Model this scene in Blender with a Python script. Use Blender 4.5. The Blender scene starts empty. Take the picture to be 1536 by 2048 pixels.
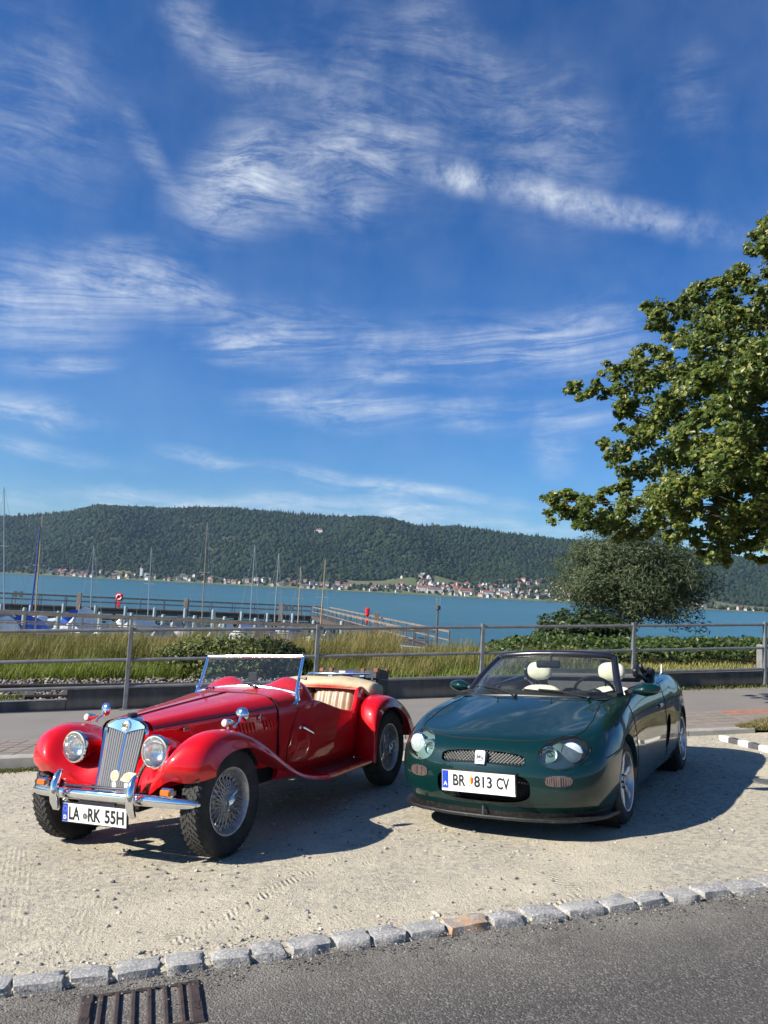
import bpy, bmesh, math, random
import numpy as np
from mathutils import Matrix, Vector, noise as mnoise

# ------------------------------------------------------------------ camera, sky, sun, exposure
S = bpy.context.scene
COL = S.collection
random.seed(7); RNG = np.random.default_rng(7)
F_PX, PITCH, ROLL, EYE = 1534.37, 0.1030, 0.0513, 1.696       # camera solved from the photograph (1536 x 2048)
SX, SY = 0.0658, -0.0497                                       # slope of the car park
SUN_AZ, SUN_EL = math.radians(202.0), math.radians(33.0)       # direction towards the sun

cam = bpy.data.cameras.new("camera"); cam_o = bpy.data.objects.new("camera", cam); COL.objects.link(cam_o)
cam.sensor_fit = 'VERTICAL'; cam.sensor_height = 24.0; cam.lens = 24.0 * F_PX / 2048.0
cam.clip_start = 0.05; cam.clip_end = 30000
cam_o.matrix_world = Matrix.Translation((0, 0, EYE)) @ Matrix.Rotation(math.pi / 2 + PITCH, 4, 'X') @ Matrix.Rotation(ROLL, 4, 'Z')
S.camera = cam_o
S.view_settings.view_transform = 'Standard'; S.view_settings.look = 'None'
S.view_settings.exposure = 0.85; S.view_settings.gamma = 1.0; S.view_settings.use_curve_mapping = False
S.render.engine = 'CYCLES'
S.cycles.use_denoising = True
S.cycles.use_adaptive_sampling = True; S.cycles.adaptive_threshold = 0.025; S.cycles.max_bounces = 6; S.cycles.diffuse_bounces = 3; S.cycles.glossy_bounces = 4; S.cycles.transparent_max_bounces = 24
S.cycles.caustics_reflective = False; S.cycles.caustics_refractive = False
S.cycles.sample_clamp_indirect = 6.0

sun = bpy.data.lights.new("sun", 'SUN'); sun_o = bpy.data.objects.new("sun", sun); COL.objects.link(sun_o)
sun.energy = 5.0; sun.angle = math.radians(0.53); sun.color = (1.0, 0.93, 0.82)
sv = Vector((math.cos(SUN_AZ) * math.cos(SUN_EL), math.sin(SUN_AZ) * math.cos(SUN_EL), math.sin(SUN_EL)))
sun_o.rotation_euler = sv.to_track_quat('Z', 'Y').to_euler()

W = bpy.data.worlds.new("World"); S.world = W; W.use_nodes = True
W.cycles.sampling_method = 'MANUAL'; W.cycles.sample_map_resolution = 128

def ray(u, v):
    x, y = u - 768.0, v - 1024.0
    c, s = math.cos(ROLL), math.sin(ROLL)
    x, y = x * c + y * s, -x * s + y * c
    r, up = x / F_PX, -y / F_PX
    c, s = math.cos(PITCH), math.sin(PITCH)
    return np.array([r, c - up * s, s + up * c])
def at(u, v, Y):
    d = ray(u, v); return Vector(np.array([0, 0, EYE]) + d * (Y / d[1]))
def at_z(u, v, z):
    d = ray(u, v); return Vector(np.array([0, 0, EYE]) + d * ((z - EYE) / d[2]))
def gz(X, Y): return SX * X + SY * (Y - 6)
def on_lot(u, v, dz=0.0):
    d = ray(u, v); t = (EYE + 6 * SY - dz) / (SX * d[0] + SY * d[1] - d[2])
    return Vector(np.array([0, 0, EYE]) + t * d)
def azel(u, v):
    d = ray(u, v); d = d / np.linalg.norm(d); return math.atan2(d[0], d[1]), math.asin(d[2])

class NT:
    """small helper for node trees"""
    def __init__(s, tree): s.t = tree; s.n = tree.nodes; s.l = tree.links
    def new(s, kind, ins=None, **props):
        n = s.n.new(kind)
        for k, v in props.items(): setattr(n, k, v)
        for k, v in (ins or {}).items():
            sock = n.inputs[k]
            if isinstance(v, bpy.types.NodeSocket): s.l.new(v, sock)
            else:
                if sock.type == 'RGBA' and len(v) == 3: v = (*v, 1)
                sock.default_value = v
        return n
    def math(s, op, a, b=None, c=None, clamp=False):
        ins = {0: a}
        if b is not None: ins[1] = b
        if c is not None: ins[2] = c
        return s.new('ShaderNodeMath', ins, operation=op, use_clamp=clamp).outputs[0]
    def noise(s, vec, scale, detail=4, rough=.55, dist=0.0, out='Fac'):
        return s.new('ShaderNodeTexNoise', {'Vector': vec, 'Scale': scale, 'Detail': detail, 'Roughness': rough, 'Distortion': dist}).outputs[out]
    def ramp(s, fac, stops, interp='LINEAR'):
        r = s.n.new('ShaderNodeValToRGB'); r.color_ramp.interpolation = interp
        e = r.color_ramp.elements
        while len(e) < len(stops): e.new(0.5)
        for el, (p, c) in zip(e, stops):
            el.position = p; el.color = (*c, 1) if len(c) == 3 else c
        s.l.new(fac, r.inputs[0]); return r.outputs[0]
    def mix(s, fac, a, b, blend='MIX'):
        m = s.new('ShaderNodeMix', None, data_type='RGBA', blend_type=blend)
        for i, v in ((0, fac), (6, a), (7, b)):
            if isinstance(v, bpy.types.NodeSocket): s.l.new(v, m.inputs[i])
            else: m.inputs[i].default_value = v if i == 0 else ((*v, 1) if len(v) == 3 else v)
        return m.outputs[2]
    def maprange(s, v, a, b, c=0.0, d=1.0, smooth=False):
        return s.new('ShaderNodeMapRange', {0: v, 1: a, 2: b, 3: c, 4: d}, interpolation_type='SMOOTHSTEP' if smooth else 'LINEAR').outputs[0]
    def bump(s, h, strength=.5, dist=.01, normal=None):
        ins = {'Height': h, 'Strength': strength, 'Distance': dist}
        if normal is not None: ins['Normal'] = normal
        return s.new('ShaderNodeBump', ins).outputs[0]

# ---- the sky: Nishita air plus cirrus laid out on the sky dome (azimuth / elevation)
wt = NT(W.node_tree); W.node_tree.nodes.clear()
sky = wt.new('ShaderNodeTexSky', None, sky_type='NISHITA', sun_disc=False, sun_elevation=SUN_EL,
             sun_rotation=math.pi / 2 - SUN_AZ, altitude=400, air_density=1.0, dust_density=0.6, ozone_density=1.6)
tc = wt.new('ShaderNodeTexCoord')
sep = wt.new('ShaderNodeSeparateXYZ', {0: tc.outputs['Generated']})
az = wt.math('ARCTAN2', sep.outputs[0], sep.outputs[1]); el = wt.math('ARCSINE', sep.outputs[2])
ae = wt.new('ShaderNodeCombineXYZ', {0: az, 1: el}).outputs[0]
warp = wt.noise(ae, 4.0, 2, .5, 0.0, 'Color')
wv = wt.new('ShaderNodeVectorMath', {0: warp, 1: (.5, .5, .5)}, operation='SUBTRACT').outputs[0]
aew = wt.new('ShaderNodeVectorMath', {0: wv, 1: (.11, .07, 0), 2: ae}, operation='MULTIPLY_ADD').outputs[0]
def streak(u0, v0, u1, v1, width, strength, warped=True):
    a0, e0 = azel(u0, v0); a1, e1 = azel(u1, v1)
    L = math.hypot(a1 - a0, e1 - e0) / 2; ang = math.atan2(e1 - e0, a1 - a0)
    m = wt.new('ShaderNodeMapping', {'Vector': aew if warped else ae, 'Location': ((a0 + a1) / 2, (e0 + e1) / 2, 0), 'Rotation': (0, 0, ang), 'Scale': (L * 1.35, width * 1.35, 1)}, vector_type='TEXTURE')
    ln = wt.new('ShaderNodeVectorMath', {0: m.outputs[0]}, operation='LENGTH').outputs['Value']
    return wt.maprange(ln, 1.0, 0.0, 0.0, strength, True)
STREAKS = [  # (from, to, half width in radians, strength)
    (320, 430, 660, 320, .050, .75), (380, 390, 560, 250, .05, .40), (560, 420, 800, 290, .05, .40), (250, 200, 350, 380, .020, .5),
    (320, -20, 640, 220, .030, .55), (520, 150, 900, 330, .12, .36), (780, -60, 1000, 180, .05, .30), (800, 200, 1300, 330, .09, .36), (1380, 60, 1420, 280, .035, .3),
    (-200, 40, 260, 320, .10, .34), (680, 420, 750, 440, .014, .5),
    (-150, 640, 330, 560, .060, .85), (180, 520, 470, 660, .045, .75), (360, 705, 560, 698, .022, .9), (420, 660, 760, 690, .05, .5), (580, 690, 1300, 690, .050, .6), (1050, 660, 1330, 690, .05, .5),
    (10, 735, 240, 725, .014, .6), (560, 765, 900, 765, .010, .45), (-150, 800, 230, 845, .026, .6), (470, 810, 820, 830, .028, .95), (760, 825, 1250, 840, .026, .65), (1050, 900, 1180, 905, .030, .5),
    (-100, 880, 290, 925, .014, .5), (330, 890, 520, 940, .010, .85), (480, 930, 1080, 1000, .013, .85), (520, 985, 960, 1010, .016, .5), (80, 970, 420, 990, .012, .65), (60, 995, 520, 1015, .016, .9), (420, 1000, 1200, 1050, .018, .75), (-400, 980, 200, 1010, .02, .5),
    (-900, 500, -200, 650, .08, .6), (1500, 500, 2300, 700, .08, .5), (1500, 950, 2500, 1050, .04, .5)]
tot = None
for (u0, v0, u1, v1, wd, stg) in STREAKS:
    o = streak(u0, v0, u1, v1, wd, stg); tot = o if tot is None else wt.math('ADD', tot, o)
# the far side of the sky carries the same kind of cirrus
back = wt.maprange(wt.noise(wt.new('ShaderNodeMapping', {'Vector': aew, 'Scale': (1.2, 3.2, 1), 'Rotation': (0, 0, .25)}).outputs[0], 1.6, 2, .5), .52, .72, 0.0, .7, True)
away = wt.math('MULTIPLY', wt.maprange(wt.math('ABSOLUTE', az), .75, 1.1), wt.maprange(el, 1.3, .9))
tot = wt.math('ADD', tot, wt.math('MULTIPLY', back, away))
lowm = wt.maprange(el, .20, .34)
rotv = wt.new('ShaderNodeCombineXYZ', {2: wt.maprange(lowm, 0, 1, .10, .62)}).outputs[0]
fm = wt.new('ShaderNodeMapping', {'Vector': aew, 'Rotation': rotv, 'Scale': (7.0, 34.0, 1)}).outputs[0]
fib = wt.noise(fm, 1.0, 8, .72, .35)
soft = wt.noise(ae, 7.0, 5, .62, .0)
dens = wt.math('MULTIPLY', tot, wt.maprange(fib, .40, .64, .12, 1.25))
dens = wt.math('MULTIPLY', dens, wt.maprange(soft, .32, .68, .15, 1.45))
veil = wt.math('MULTIPLY', wt.maprange(soft, .40, .75, .0, .09), wt.maprange(el, 0.0, .05))
# contrail-like band
c1 = streak(835, 335, 1000, 375, .020, .9, False); c2 = streak(960, 355, 1330, 445, .021, .75, False); c3 = streak(1200, 410, 1500, 475, .020, .45, False)
ct = wt.math('ADD', wt.math('ADD', c1, c2), c3)
ct = wt.math('MULTIPLY', ct, wt.maprange(wt.noise(ae, 28, 6, .70, .2), .34, .68, .10, 1.15))
dens = wt.math('ADD', wt.math('ADD', dens, veil), ct)
dens = wt.math('MINIMUM', wt.math('MULTIPLY', dens, .68), .78)
skc = wt.mix(1.0, sky.outputs[0], wt.ramp(wt.maprange(el, 0.0, .5), [(0, (.98, 1.18, 1.28)), (.25, (.54, 1.0, 1.46)), (.6, (.38, .92, 1.60)), (1, (.32, .84, 1.52))]), 'MULTIPLY')
skc = wt.mix(dens, skc, (9.6, 10.4, 11.2))
bg = wt.new('ShaderNodeBackground', {'Color': skc, 'Strength': 0.050})
wo = wt.new('ShaderNodeOutputWorld', {'Surface': bg.outputs[0]})

# ------------------------------------------------------------------ helpers
def tag(o, label=None, cat=None, group=None, kind=None):
    if label: o['label'] = label
    if cat: o['category'] = cat
    if group: o['group'] = group
    if kind: o['kind'] = kind
    return o
def empty(name, loc=(0, 0, 0), parent=None):
    o = bpy.data.objects.new(name, None); COL.objects.link(o); o.empty_display_size = .1
    o.parent = parent; o.location = loc; return o
def link_mesh(name, me, mat=None, parent=None):
    o = bpy.data.objects.new(name, me); COL.objects.link(o); o.parent = parent
    if mat is not None:
        for m in (mat if isinstance(mat, (list, tuple)) else [mat]): me.materials.append(m)
    return o
def fast_mesh(name, V, Fc, smooth=False, mi=None):
    """V (n,3) array, Fc (m,k) int array of equal sized faces"""
    me = bpy.data.meshes.new(name); V = np.asarray(V, np.float32); Fc = np.asarray(Fc, np.int32)
    m, k = Fc.shape
    me.vertices.add(len(V)); me.vertices.foreach_set('co', V.ravel())
    me.loops.add(m * k); me.loops.foreach_set('vertex_index', Fc.ravel())
    me.polygons.add(m); me.polygons.foreach_set('loop_start', np.arange(m, dtype=np.int32) * k)
    me.polygons.foreach_set('use_smooth', np.full(m, smooth))
    if mi is not None: me.polygons.foreach_set('material_index', np.asarray(mi, np.int32))
    me.update(calc_edges=True); return me
class MB:
    """collects pieces of one mesh"""
    def __init__(s): s.v = []; s.f = []
    def add(s, vs, fs):
        o = len(s.v); s.v += [tuple(map(float, v)) for v in vs]; s.f += [tuple(i + o for i in f) for f in fs]; return s
    def box(s, c, d, M=None, bevel=0.0):
        x, y, z = [q / 2 for q in d]; b = min(bevel, x * .9, y * .9, z * .9)
        if b <= 0:
            vs = [(i, j, k) for i in (-x, x) for j in (-y, y) for k in (-z, z)]
            fs = [(0, 1, 3, 2), (4, 6, 7, 5), (0, 4, 5, 1), (2, 3, 7, 6), (0, 2, 6, 4), (1, 5, 7, 3)]
        else:
            vs = []; fs = []
            ring = lambda z_, e: [(-x + e, -y + b + (0 if e else 0), z_), (-x + b + e * 0, -y + e, z_), (x - b, -y + e, z_), (x - e, -y + b, z_), (x - e, y - b, z_), (x - b, y - e, z_), (-x + b, y - e, z_), (-x + e, y - b, z_)]
            for z_, e in ((-z, b), (-z + b, 0), (z - b, 0), (z, b)): vs += ring(z_, e)
            for r in range(3):
                for i in range(8): fs.append((r * 8 + i, r * 8 + (i + 1) % 8, r * 8 + 8 + (i + 1) % 8, r * 8 + 8 + i))
            fs += [tuple(range(7, -1, -1)), tuple(range(24, 32))]
        vs = [Vector(v) for v in vs]
        if M is not None: vs = [M @ v for v in vs]
        c = Vector(c); return s.add([v + c for v in vs], fs)
    def tube(s, pts, r, n=8, cap=True, closed=False):
        pts = [Vector(p) for p in pts]; m = len(pts); rs = r if isinstance(r, (list, tuple)) else [r] * m
        vs = []; up = None
        for i, p in enumerate(pts):
            a = pts[(i - 1) % m] if (i > 0 or closed) else p; b = pts[(i + 1) % m] if (i < m - 1 or closed) else p
            t = (b - a).normalized() if (b - a).length > 1e-9 else Vector((0, 0, 1))
            if up is None: up = Vector((0, 0, 1)) if abs(t.z) < .9 else Vector((1, 0, 0))
            u = (up - t * up.dot(t)); u = u.normalized() if u.length > 1e-6 else t.orthogonal().normalized()
            w = t.cross(u); up = u
            vs += [p + (u * math.cos(2 * math.pi * k / n) + w * math.sin(2 * math.pi * k / n)) * rs[i] for k in range(n)]
        fs = []
        for i in range(m if closed else m - 1):
            j = (i + 1) % m
            for k in range(n): fs.append((i * n + k, i * n + (k + 1) % n, j * n + (k + 1) % n, j * n + k))
        if cap and not closed: fs += [tuple(range(n - 1, -1, -1)), tuple((m - 1) * n + k for k in range(n))]
        return s.add(vs, fs)
    def lathe(s, prof, M=None, n=24, closed=False, a0=0, a1=2 * math.pi):
        """prof of (radius, height) about local z"""
        full = abs(a1 - a0 - 2 * math.pi) < 1e-6; nn = n if full else n + 1
        vs = [Vector((r * math.cos(a0 + (a1 - a0) * k / n), r * math.sin(a0 + (a1 - a0) * k / n), h)) for (r, h) in prof for k in range(nn)]
        if M is not None: vs = [M @ v for v in vs]
        fs = []; m = len(prof)
        for i in range(m if closed else m - 1):
            j = (i + 1) % m
            for k in range(n if full else n): fs.append((i * nn + k, i * nn + (k + 1) % nn, j * nn + (k + 1) % nn, j * nn + k))
        return s.add(vs, fs)
    def ellip(s, c, r, M=None, n=20, m=12):
        prof = [(math.sin(math.pi * i / m), -math.cos(math.pi * i / m)) for i in range(m + 1)]
        T = Matrix.Translation(c) @ (M.to_4x4() if M is not None else Matrix()) @ Matrix.Diagonal((*r, 1))
        return s.lathe([(max(a, 1e-4), b) for a, b in prof], T, n)
    def prism(s, outline, d0, d1, axes=(0, 1, 2), M=None):
        """outline (a,b) extruded from d0 to d1; axes = where a, b and depth go"""
        n = len(outline); vs = []
        for d in (d0, d1):
            for (a, b) in outline:
                v = [0, 0, 0]; v[axes[0]] = a; v[axes[1]] = b; v[axes[2]] = d; vs.append(Vector(v))
        if M is not None: vs = [M @ v for v in vs]
        return s.add(vs, [tuple(range(n - 1, -1, -1)), tuple(range(n, 2 * n))] + [(i, (i + 1) % n, n + (i + 1) % n, n + i) for i in range(n)])
    def grid(s, P):
        nu, nv = P.shape[:2]
        return s.add(P.reshape(-1, 3), [(i * nv + j, (i + 1) * nv + j, (i + 1) * nv + j + 1, i * nv + j + 1) for i in range(nu - 1) for j in range(nv - 1)])
    def build(s, name, mat, parent=None, smooth=True, angle=35, mirror=False, fix=True):
        v, f = s.v, s.f
        if mirror:
            n = len(v); v = v + [(x, -y, z) for x, y, z in v]; f = f + [tuple(i + n for i in reversed(q)) for q in f]
        me = bpy.data.meshes.new(name); me.from_pydata(v, [], f); me.update()
        bm = bmesh.new(); bm.from_mesh(me)
        bmesh.ops.remove_doubles(bm, verts=bm.verts, dist=1e-5)
        if fix: bmesh.ops.recalc_face_normals(bm, faces=bm.faces)
        bm.to_mesh(me); bm.free()
        if smooth:
            me.polygons.foreach_set('use_smooth', np.full(len(me.polygons), True))
            me.set_sharp_from_angle(angle=math.radians(angle))
        return link_mesh(name, me, mat, parent)
def frame(origin, zdir, xhint=(0, 0, 1)):
    z = Vector(zdir).normalized(); x = Vector(xhint); x = x - z * x.dot(z)
    x = x.normalized() if x.length > 1e-6 else z.orthogonal().normalized()
    y = z.cross(x); M = Matrix((x, y, z)).transposed().to_4x4(); M.translation = Vector(origin); return M
def cr(P, sub, axis=0, closed=False):
    """non uniform Catmull-Rom through the control points along an axis"""
    P = np.moveaxis(np.asarray(P, float), axis, 0); n = len(P)
    d = np.linalg.norm(np.diff(P, axis=0), axis=-1); d = d.reshape(n - 1, -1).mean(1) if d.ndim > 1 else d
    t = np.concatenate([[0], np.cumsum(np.maximum(d, 1e-4) ** .75)])
    T = np.zeros_like(P)
    for i in range(n):
        if i == 0: T[i] = (P[1] - P[0]) / (t[1] - t[0])
        elif i == n - 1: T[i] = (P[-1] - P[-2]) / (t[-1] - t[-2])
        else:
            h0, h1 = t[i] - t[i - 1], t[i + 1] - t[i]
            T[i] = ((P[i] - P[i - 1]) / h0 * h1 + (P[i + 1] - P[i]) / h1 * h0) / (h0 + h1)
    out = []
    for i in range(n - 1):
        h = t[i + 1] - t[i]
        for k in range(sub):
            s = k / sub; s2, s3 = s * s, s * s * s
            out.append((2 * s3 - 3 * s2 + 1) * P[i] + (s3 - 2 * s2 + s) * h * T[i] + (-2 * s3 + 3 * s2) * P[i + 1] + (s3 - s2) * h * T[i + 1])
    out.append(P[-1]); return np.moveaxis(np.array(out), 0, axis)
def surf(C, su, sv): return cr(cr(C, su, 0), sv, 1)
def interp(x, xs, ys): return float(np.interp(x, xs, ys))
def carve(bm, f):
    """cut the mesh along f = 0; faces with f < 0 are removed and returned as (verts, faces); also the vertices of the rim"""
    vals = {v: f(v.co) for v in bm.verts}; new = []
    for e in [e for e in bm.edges if vals[e.verts[0]] * vals[e.verts[1]] < 0]:
        a, b = e.verts; t = vals[a] / (vals[a] - vals[b])
        for _ in range(3):                                     # refine the crossing
            p = a.co.lerp(b.co, t); fp = f(p); den = (vals[b] - vals[a]); t = min(.98, max(.02, t - fp / den)) if abs(den) > 1e-9 else t
        ne, nv = bmesh.utils.edge_split(e, a, t); new.append(nv); vals[nv] = 0.0
    if not new: return [], [], []
    bmesh.ops.connect_verts(bm, verts=new)
    rem = [q for q in bm.faces if sum(vals.get(v, 0.0) for v in q.verts) < -1e-9]
    idx = {}; vs = []; fs = []
    for q in rem:
        g = []
        for v in q.verts:
            if v not in idx: idx[v] = len(vs); vs.append(v.co.copy())
            g.append(idx[v])
        fs.append(tuple(g))
    bmesh.ops.delete(bm, geom=rem, context='FACES')
    rim = [v for v in new if v.is_valid]
    return vs, fs, rim
def flange(bm, rim, off):
    """turn the rim of a cut inwards: off(co) gives the moved point"""
    rs = set(rim); ed = [e for e in bm.edges if e.verts[0] in rs and e.verts[1] in rs and len(e.link_faces) == 1]
    mp = {}
    for e in ed:
        for v in e.verts:
            if v not in mp: mp[v] = bm.verts.new(off(v.co))
    for e in ed:
        a, b = e.verts
        try: bm.faces.new((a, b, mp[b], mp[a]))
        except ValueError: pass
def grid_bm(P):
    bm = bmesh.new(); nu, nv = P.shape[:2]
    V = [[bm.verts.new(P[i, j]) for j in range(nv)] for i in range(nu)]
    for i in range(nu - 1):
        for j in range(nv - 1): bm.faces.new((V[i][j], V[i + 1][j], V[i + 1][j + 1], V[i][j + 1]))
    return bm
def bm_build(name, bm, mat, parent=None, angle=40):
    bmesh.ops.remove_doubles(bm, verts=bm.verts, dist=1e-5)
    loose = [v for v in bm.verts if not v.link_faces]; bmesh.ops.delete(bm, geom=loose, context='VERTS')
    bmesh.ops.recalc_face_normals(bm, faces=bm.faces)
    me = bpy.data.meshes.new(name); bm.to_mesh(me); bm.free()
    me.polygons.foreach_set('use_smooth', np.full(len(me.polygons), True)); me.set_sharp_from_angle(angle=math.radians(angle))
    return link_mesh(name, me, mat, parent)
def text_mesh(name, txt, mat, parent, M, size=.08, sx=1.0, bold=0.0, align='CENTER', fit=None):
    cu = bpy.data.curves.new(name, 'FONT'); cu.body = txt; cu.size = size; cu.align_x = align; cu.align_y = 'CENTER'; cu.offset = bold; cu.extrude = .0006; cu.resolution_u = 4
    tmp = bpy.data.objects.new('tmp', cu); COL.objects.link(tmp)
    me = bpy.data.meshes.new_from_object(tmp.evaluated_get(bpy.context.evaluated_depsgraph_get()))
    bpy.data.objects.remove(tmp); bpy.data.curves.remove(cu); me.name = name; me.materials.clear()
    if fit:
        co = np.array([v.co for v in me.vertices]); lo, hi = co.min(0), co.max(0)
        me.transform(M @ Matrix.Diagonal((fit[0] / (hi[0] - lo[0]), fit[1] / (hi[1] - lo[1]), 1, 1)) @ Matrix.Translation((-(lo[0] + hi[0]) / 2, -(lo[1] + hi[1]) / 2, 0)))
    else: me.transform(M @ Matrix.Diagonal((sx, 1, 1, 1)))
    return link_mesh(name, me, mat, parent)
def copy_tree(o, parent=None):
    c = o.copy(); COL.objects.link(c); c.parent = parent
    for ch in o.children: copy_tree(ch, c)
    return c

# ------------------------------------------------------------------ materials
def mat(name, color=(.5, .5, .5), rough=.5, metal=0.0, **kw):
    m = bpy.data.materials.new(name); m.use_nodes = True; b = m.node_tree.nodes['Principled BSDF']
    b.inputs['Base Color'].default_value = (*color, 1); b.inputs['Roughness'].default_value = rough; b.inputs['Metallic'].default_value = metal
    for k, v in kw.items():
        k = k.replace('_', ' ').title().replace('Ior', 'IOR').replace('Weight', 'Weight')
        b.inputs[k].default_value = v
    return m
def nodes(m):
    t = NT(m.node_tree); return t, m.node_tree.nodes['Principled BSDF']
def pos(t, scale=None):
    p = t.new('ShaderNodeNewGeometry').outputs['Position']
    return p
def obj(t): return t.new('ShaderNodeTexCoord').outputs['Object']
def noisy(name, c0, c1, scale, rough=.8, bump=0.3, bdist=.01, detail=6, metal=0.0, lo=.35, hi=.65, bscale=None, coord='pos'):
    m = mat(name, c0, rough, metal); t, b = nodes(m); p = pos(t) if coord == 'pos' else obj(t)
    n = t.noise(p, scale, detail, .6); t.l.new(t.mix(t.maprange(n, lo, hi), c0, c1), b.inputs['Base Color'])
    if bump: t.l.new(t.bump(t.noise(p, bscale or scale * 3, detail, .6), bump, bdist), b.inputs['Normal'])
    return m
def car_paint(name, col, speck=0.0, dust=(.35, .33, .28), rough=.32, metal=0.0, dustz=.0):
    m = mat(name, col, rough, metal); t, b = nodes(m)
    b.inputs['Specular IOR Level'].default_value = .15; b.inputs['Coat Weight'].default_value = 1.0; b.inputs['Coat Roughness'].default_value = .025; b.inputs['Coat IOR'].default_value = 1.5
    o = obj(t); fac = t.maprange(t.noise(o, 2.2, 5, .6), .45, .8, 0.0, .0015 if speck else .006)
    if speck:
        sp = t.new('ShaderNodeTexVoronoi', {'Vector': o, 'Scale': 60.0, 'Randomness': 1.0}).outputs['Distance']
        on = t.maprange(t.noise(o, 13, 3, .6), .56, .66)
        s = t.math('MULTIPLY', t.math('LESS_THAN', sp, .13), on); fac = t.math('MAXIMUM', fac, t.math('MULTIPLY', s, speck))
    t.l.new(t.mix(fac, col, dust), b.inputs['Base Color'])
    t.l.new(t.bump(t.noise(o, 1.3, 2), .02, .004), b.inputs['Coat Normal'])
    t.l.new(t.maprange(t.noise(o, 5, 5, .65), .3, .8, .01, .05), b.inputs['Coat Roughness'])
    return m
M = {}
M['red'] = car_paint('red_paint', (.60, .003, .008), 0.0, rough=.4)
M['green'] = car_paint('green_paint', (.0008, .0190, .0175), .25, rough=.35, metal=.0)
M['chrome'] = mat('chrome', (.82, .83, .85), .07, 1.0)
t, b = nodes(M['chrome']); t.l.new(t.maprange(t.noise(obj(t), 9, 5, .6), .3, .8, .04, .16), b.inputs['Roughness'])
M['silver'] = noisy('silver_paint', (.55, .56, .57), (.42, .42, .43), 12, .34, 0, metal=.85, coord='obj')
M['tread'] = noisy('tread_rubber', (.052, .048, .043), (.026, .025, .024), 18, .9, .2, .002, coord='obj')
M['wire'] = noisy('wire_silver', (.55, .55, .54), (.36, .35, .33), 30, .38, 0, metal=.6, coord='obj')
M['black'] = noisy('black_plastic', (.012, .012, .013), (.022, .022, .022), 30, .45, .1, .002, coord='obj')
M['seam'] = mat('seam_black', (.004, .004, .004), .7)
M['under'] = noisy('underbody_black', (.008, .008, .008), (.02, .018, .015), 8, .9, .2, .01, coord='obj')
M['strip'] = mat('strip_dark', (.03, .032, .05), .25, .3)
M['tyre'] = mat('tyre_rubber', (.014, .014, .015), .8)
t, b = nodes(M['tyre']); o = obj(t)
t.l.new(t.mix(t.maprange(t.noise(o, 7, 6, .65), .42, .75), (.010, .010, .011), (.042, .039, .034)), b.inputs['Base Color'])
t.l.new(t.bump(t.noise(o, 90, 3), .25, .002), b.inputs['Normal'])
M['glass'] = mat('clear_glass', (1, 1, 1), .0)
def glassy(name, tint, refl=1.0, rough=0.0, haze=0.0, ior=1.45):
    m = bpy.data.materials.new(name); m.use_nodes = True; t = NT(m.node_tree); t.n.clear()
    fr = t.new('ShaderNodeFresnel', {'IOR': ior}).outputs[0]
    tr = t.new('ShaderNodeBsdfTransparent', {'Color': tint}).outputs[0]
    gl = t.new('ShaderNodeBsdfGlossy', {'Color': (1, 1, 1), 'Roughness': rough}).outputs[0]
    mx = t.new('ShaderNodeMixShader', {0: t.math('MULTIPLY', fr, refl), 1: tr, 2: gl}).outputs[0]
    if haze:
        df = t.new('ShaderNodeBsdfDiffuse', {'Color': (.75, .75, .72)}).outputs[0]
        hz = t.maprange(t.noise(obj(t), 6, 6, .65), .3, .8, haze * .5, haze * 1.6)
        mx = t.new('ShaderNodeMixShader', {0: hz, 1: mx, 2: df}).outputs[0]
    t.new('ShaderNodeOutputMaterial', {0: mx}); return m
M['glass'] = glassy('clear_glass', (.93, .97, .96), .9, 0.0, .010)
M['glass_dark'] = glassy('tinted_glass', (.72, .79, .72), 1.1, 0.0, .012)
M['lens'] = glassy('lamp_lens', (.90, .97, .95), .9, .0, .012)
M['reflector'] = mat('reflector', (.9, .91, .92), .18, 1.0)
M['amber'] = mat('amber_lens', (.75, .16, .006), .15, 0, coat_weight=1.0, transmission_weight=.15)
M['clear_ind'] = mat('indicator_lens', (.42, .36, .34), .18, 0, coat_weight=1.0, metallic=.3) if False else mat('indicator_lens', (.15, .11, .10), .22, .25, coat_weight=1.0)
M['tan'] = noisy('tan_leather', (.36, .25, .155), (.28, .19, .115), 14, .42, .25, .004, coord='obj')
M['cream'] = noisy('cream_leather', (.74, .71, .58), (.64, .61, .49), 10, .5, .2, .003, coord='obj')
M['canvas'] = noisy('beige_canvas', (.58, .47, .30), (.46, .37, .23), 9, .9, .5, .008, coord='obj', bscale=14)
M['leather_brown'] = noisy('brown_leather', (.22, .085, .035), (.12, .05, .025), 16, .55, .3, .004, coord='obj')
M['case'] = noisy('dark_case', (.022, .02, .02), (.05, .045, .04), 14, .6, .3, .004, coord='obj')
M['white'] = mat('plate_white', (.80, .80, .78), .35, coat_weight=.4)
M['blue'] = mat('plate_blue', (.012, .055, .42), .35)
M['ink'] = mat('plate_black', (.012, .012, .014), .45)
M['ivory'] = noisy('ivory_enamel', (.72, .68, .54), (.60, .56, .42), 40, .4, 0, coord='obj')
M['flag_red'] = mat('plate_red', (.55, .03, .03), .4); M['flag_yellow'] = mat('crest_gold', (.6, .42, .06), .5)
M['mesh'] = mat('mesh_silver', (.13, .13, .125), .4, .5)
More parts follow.
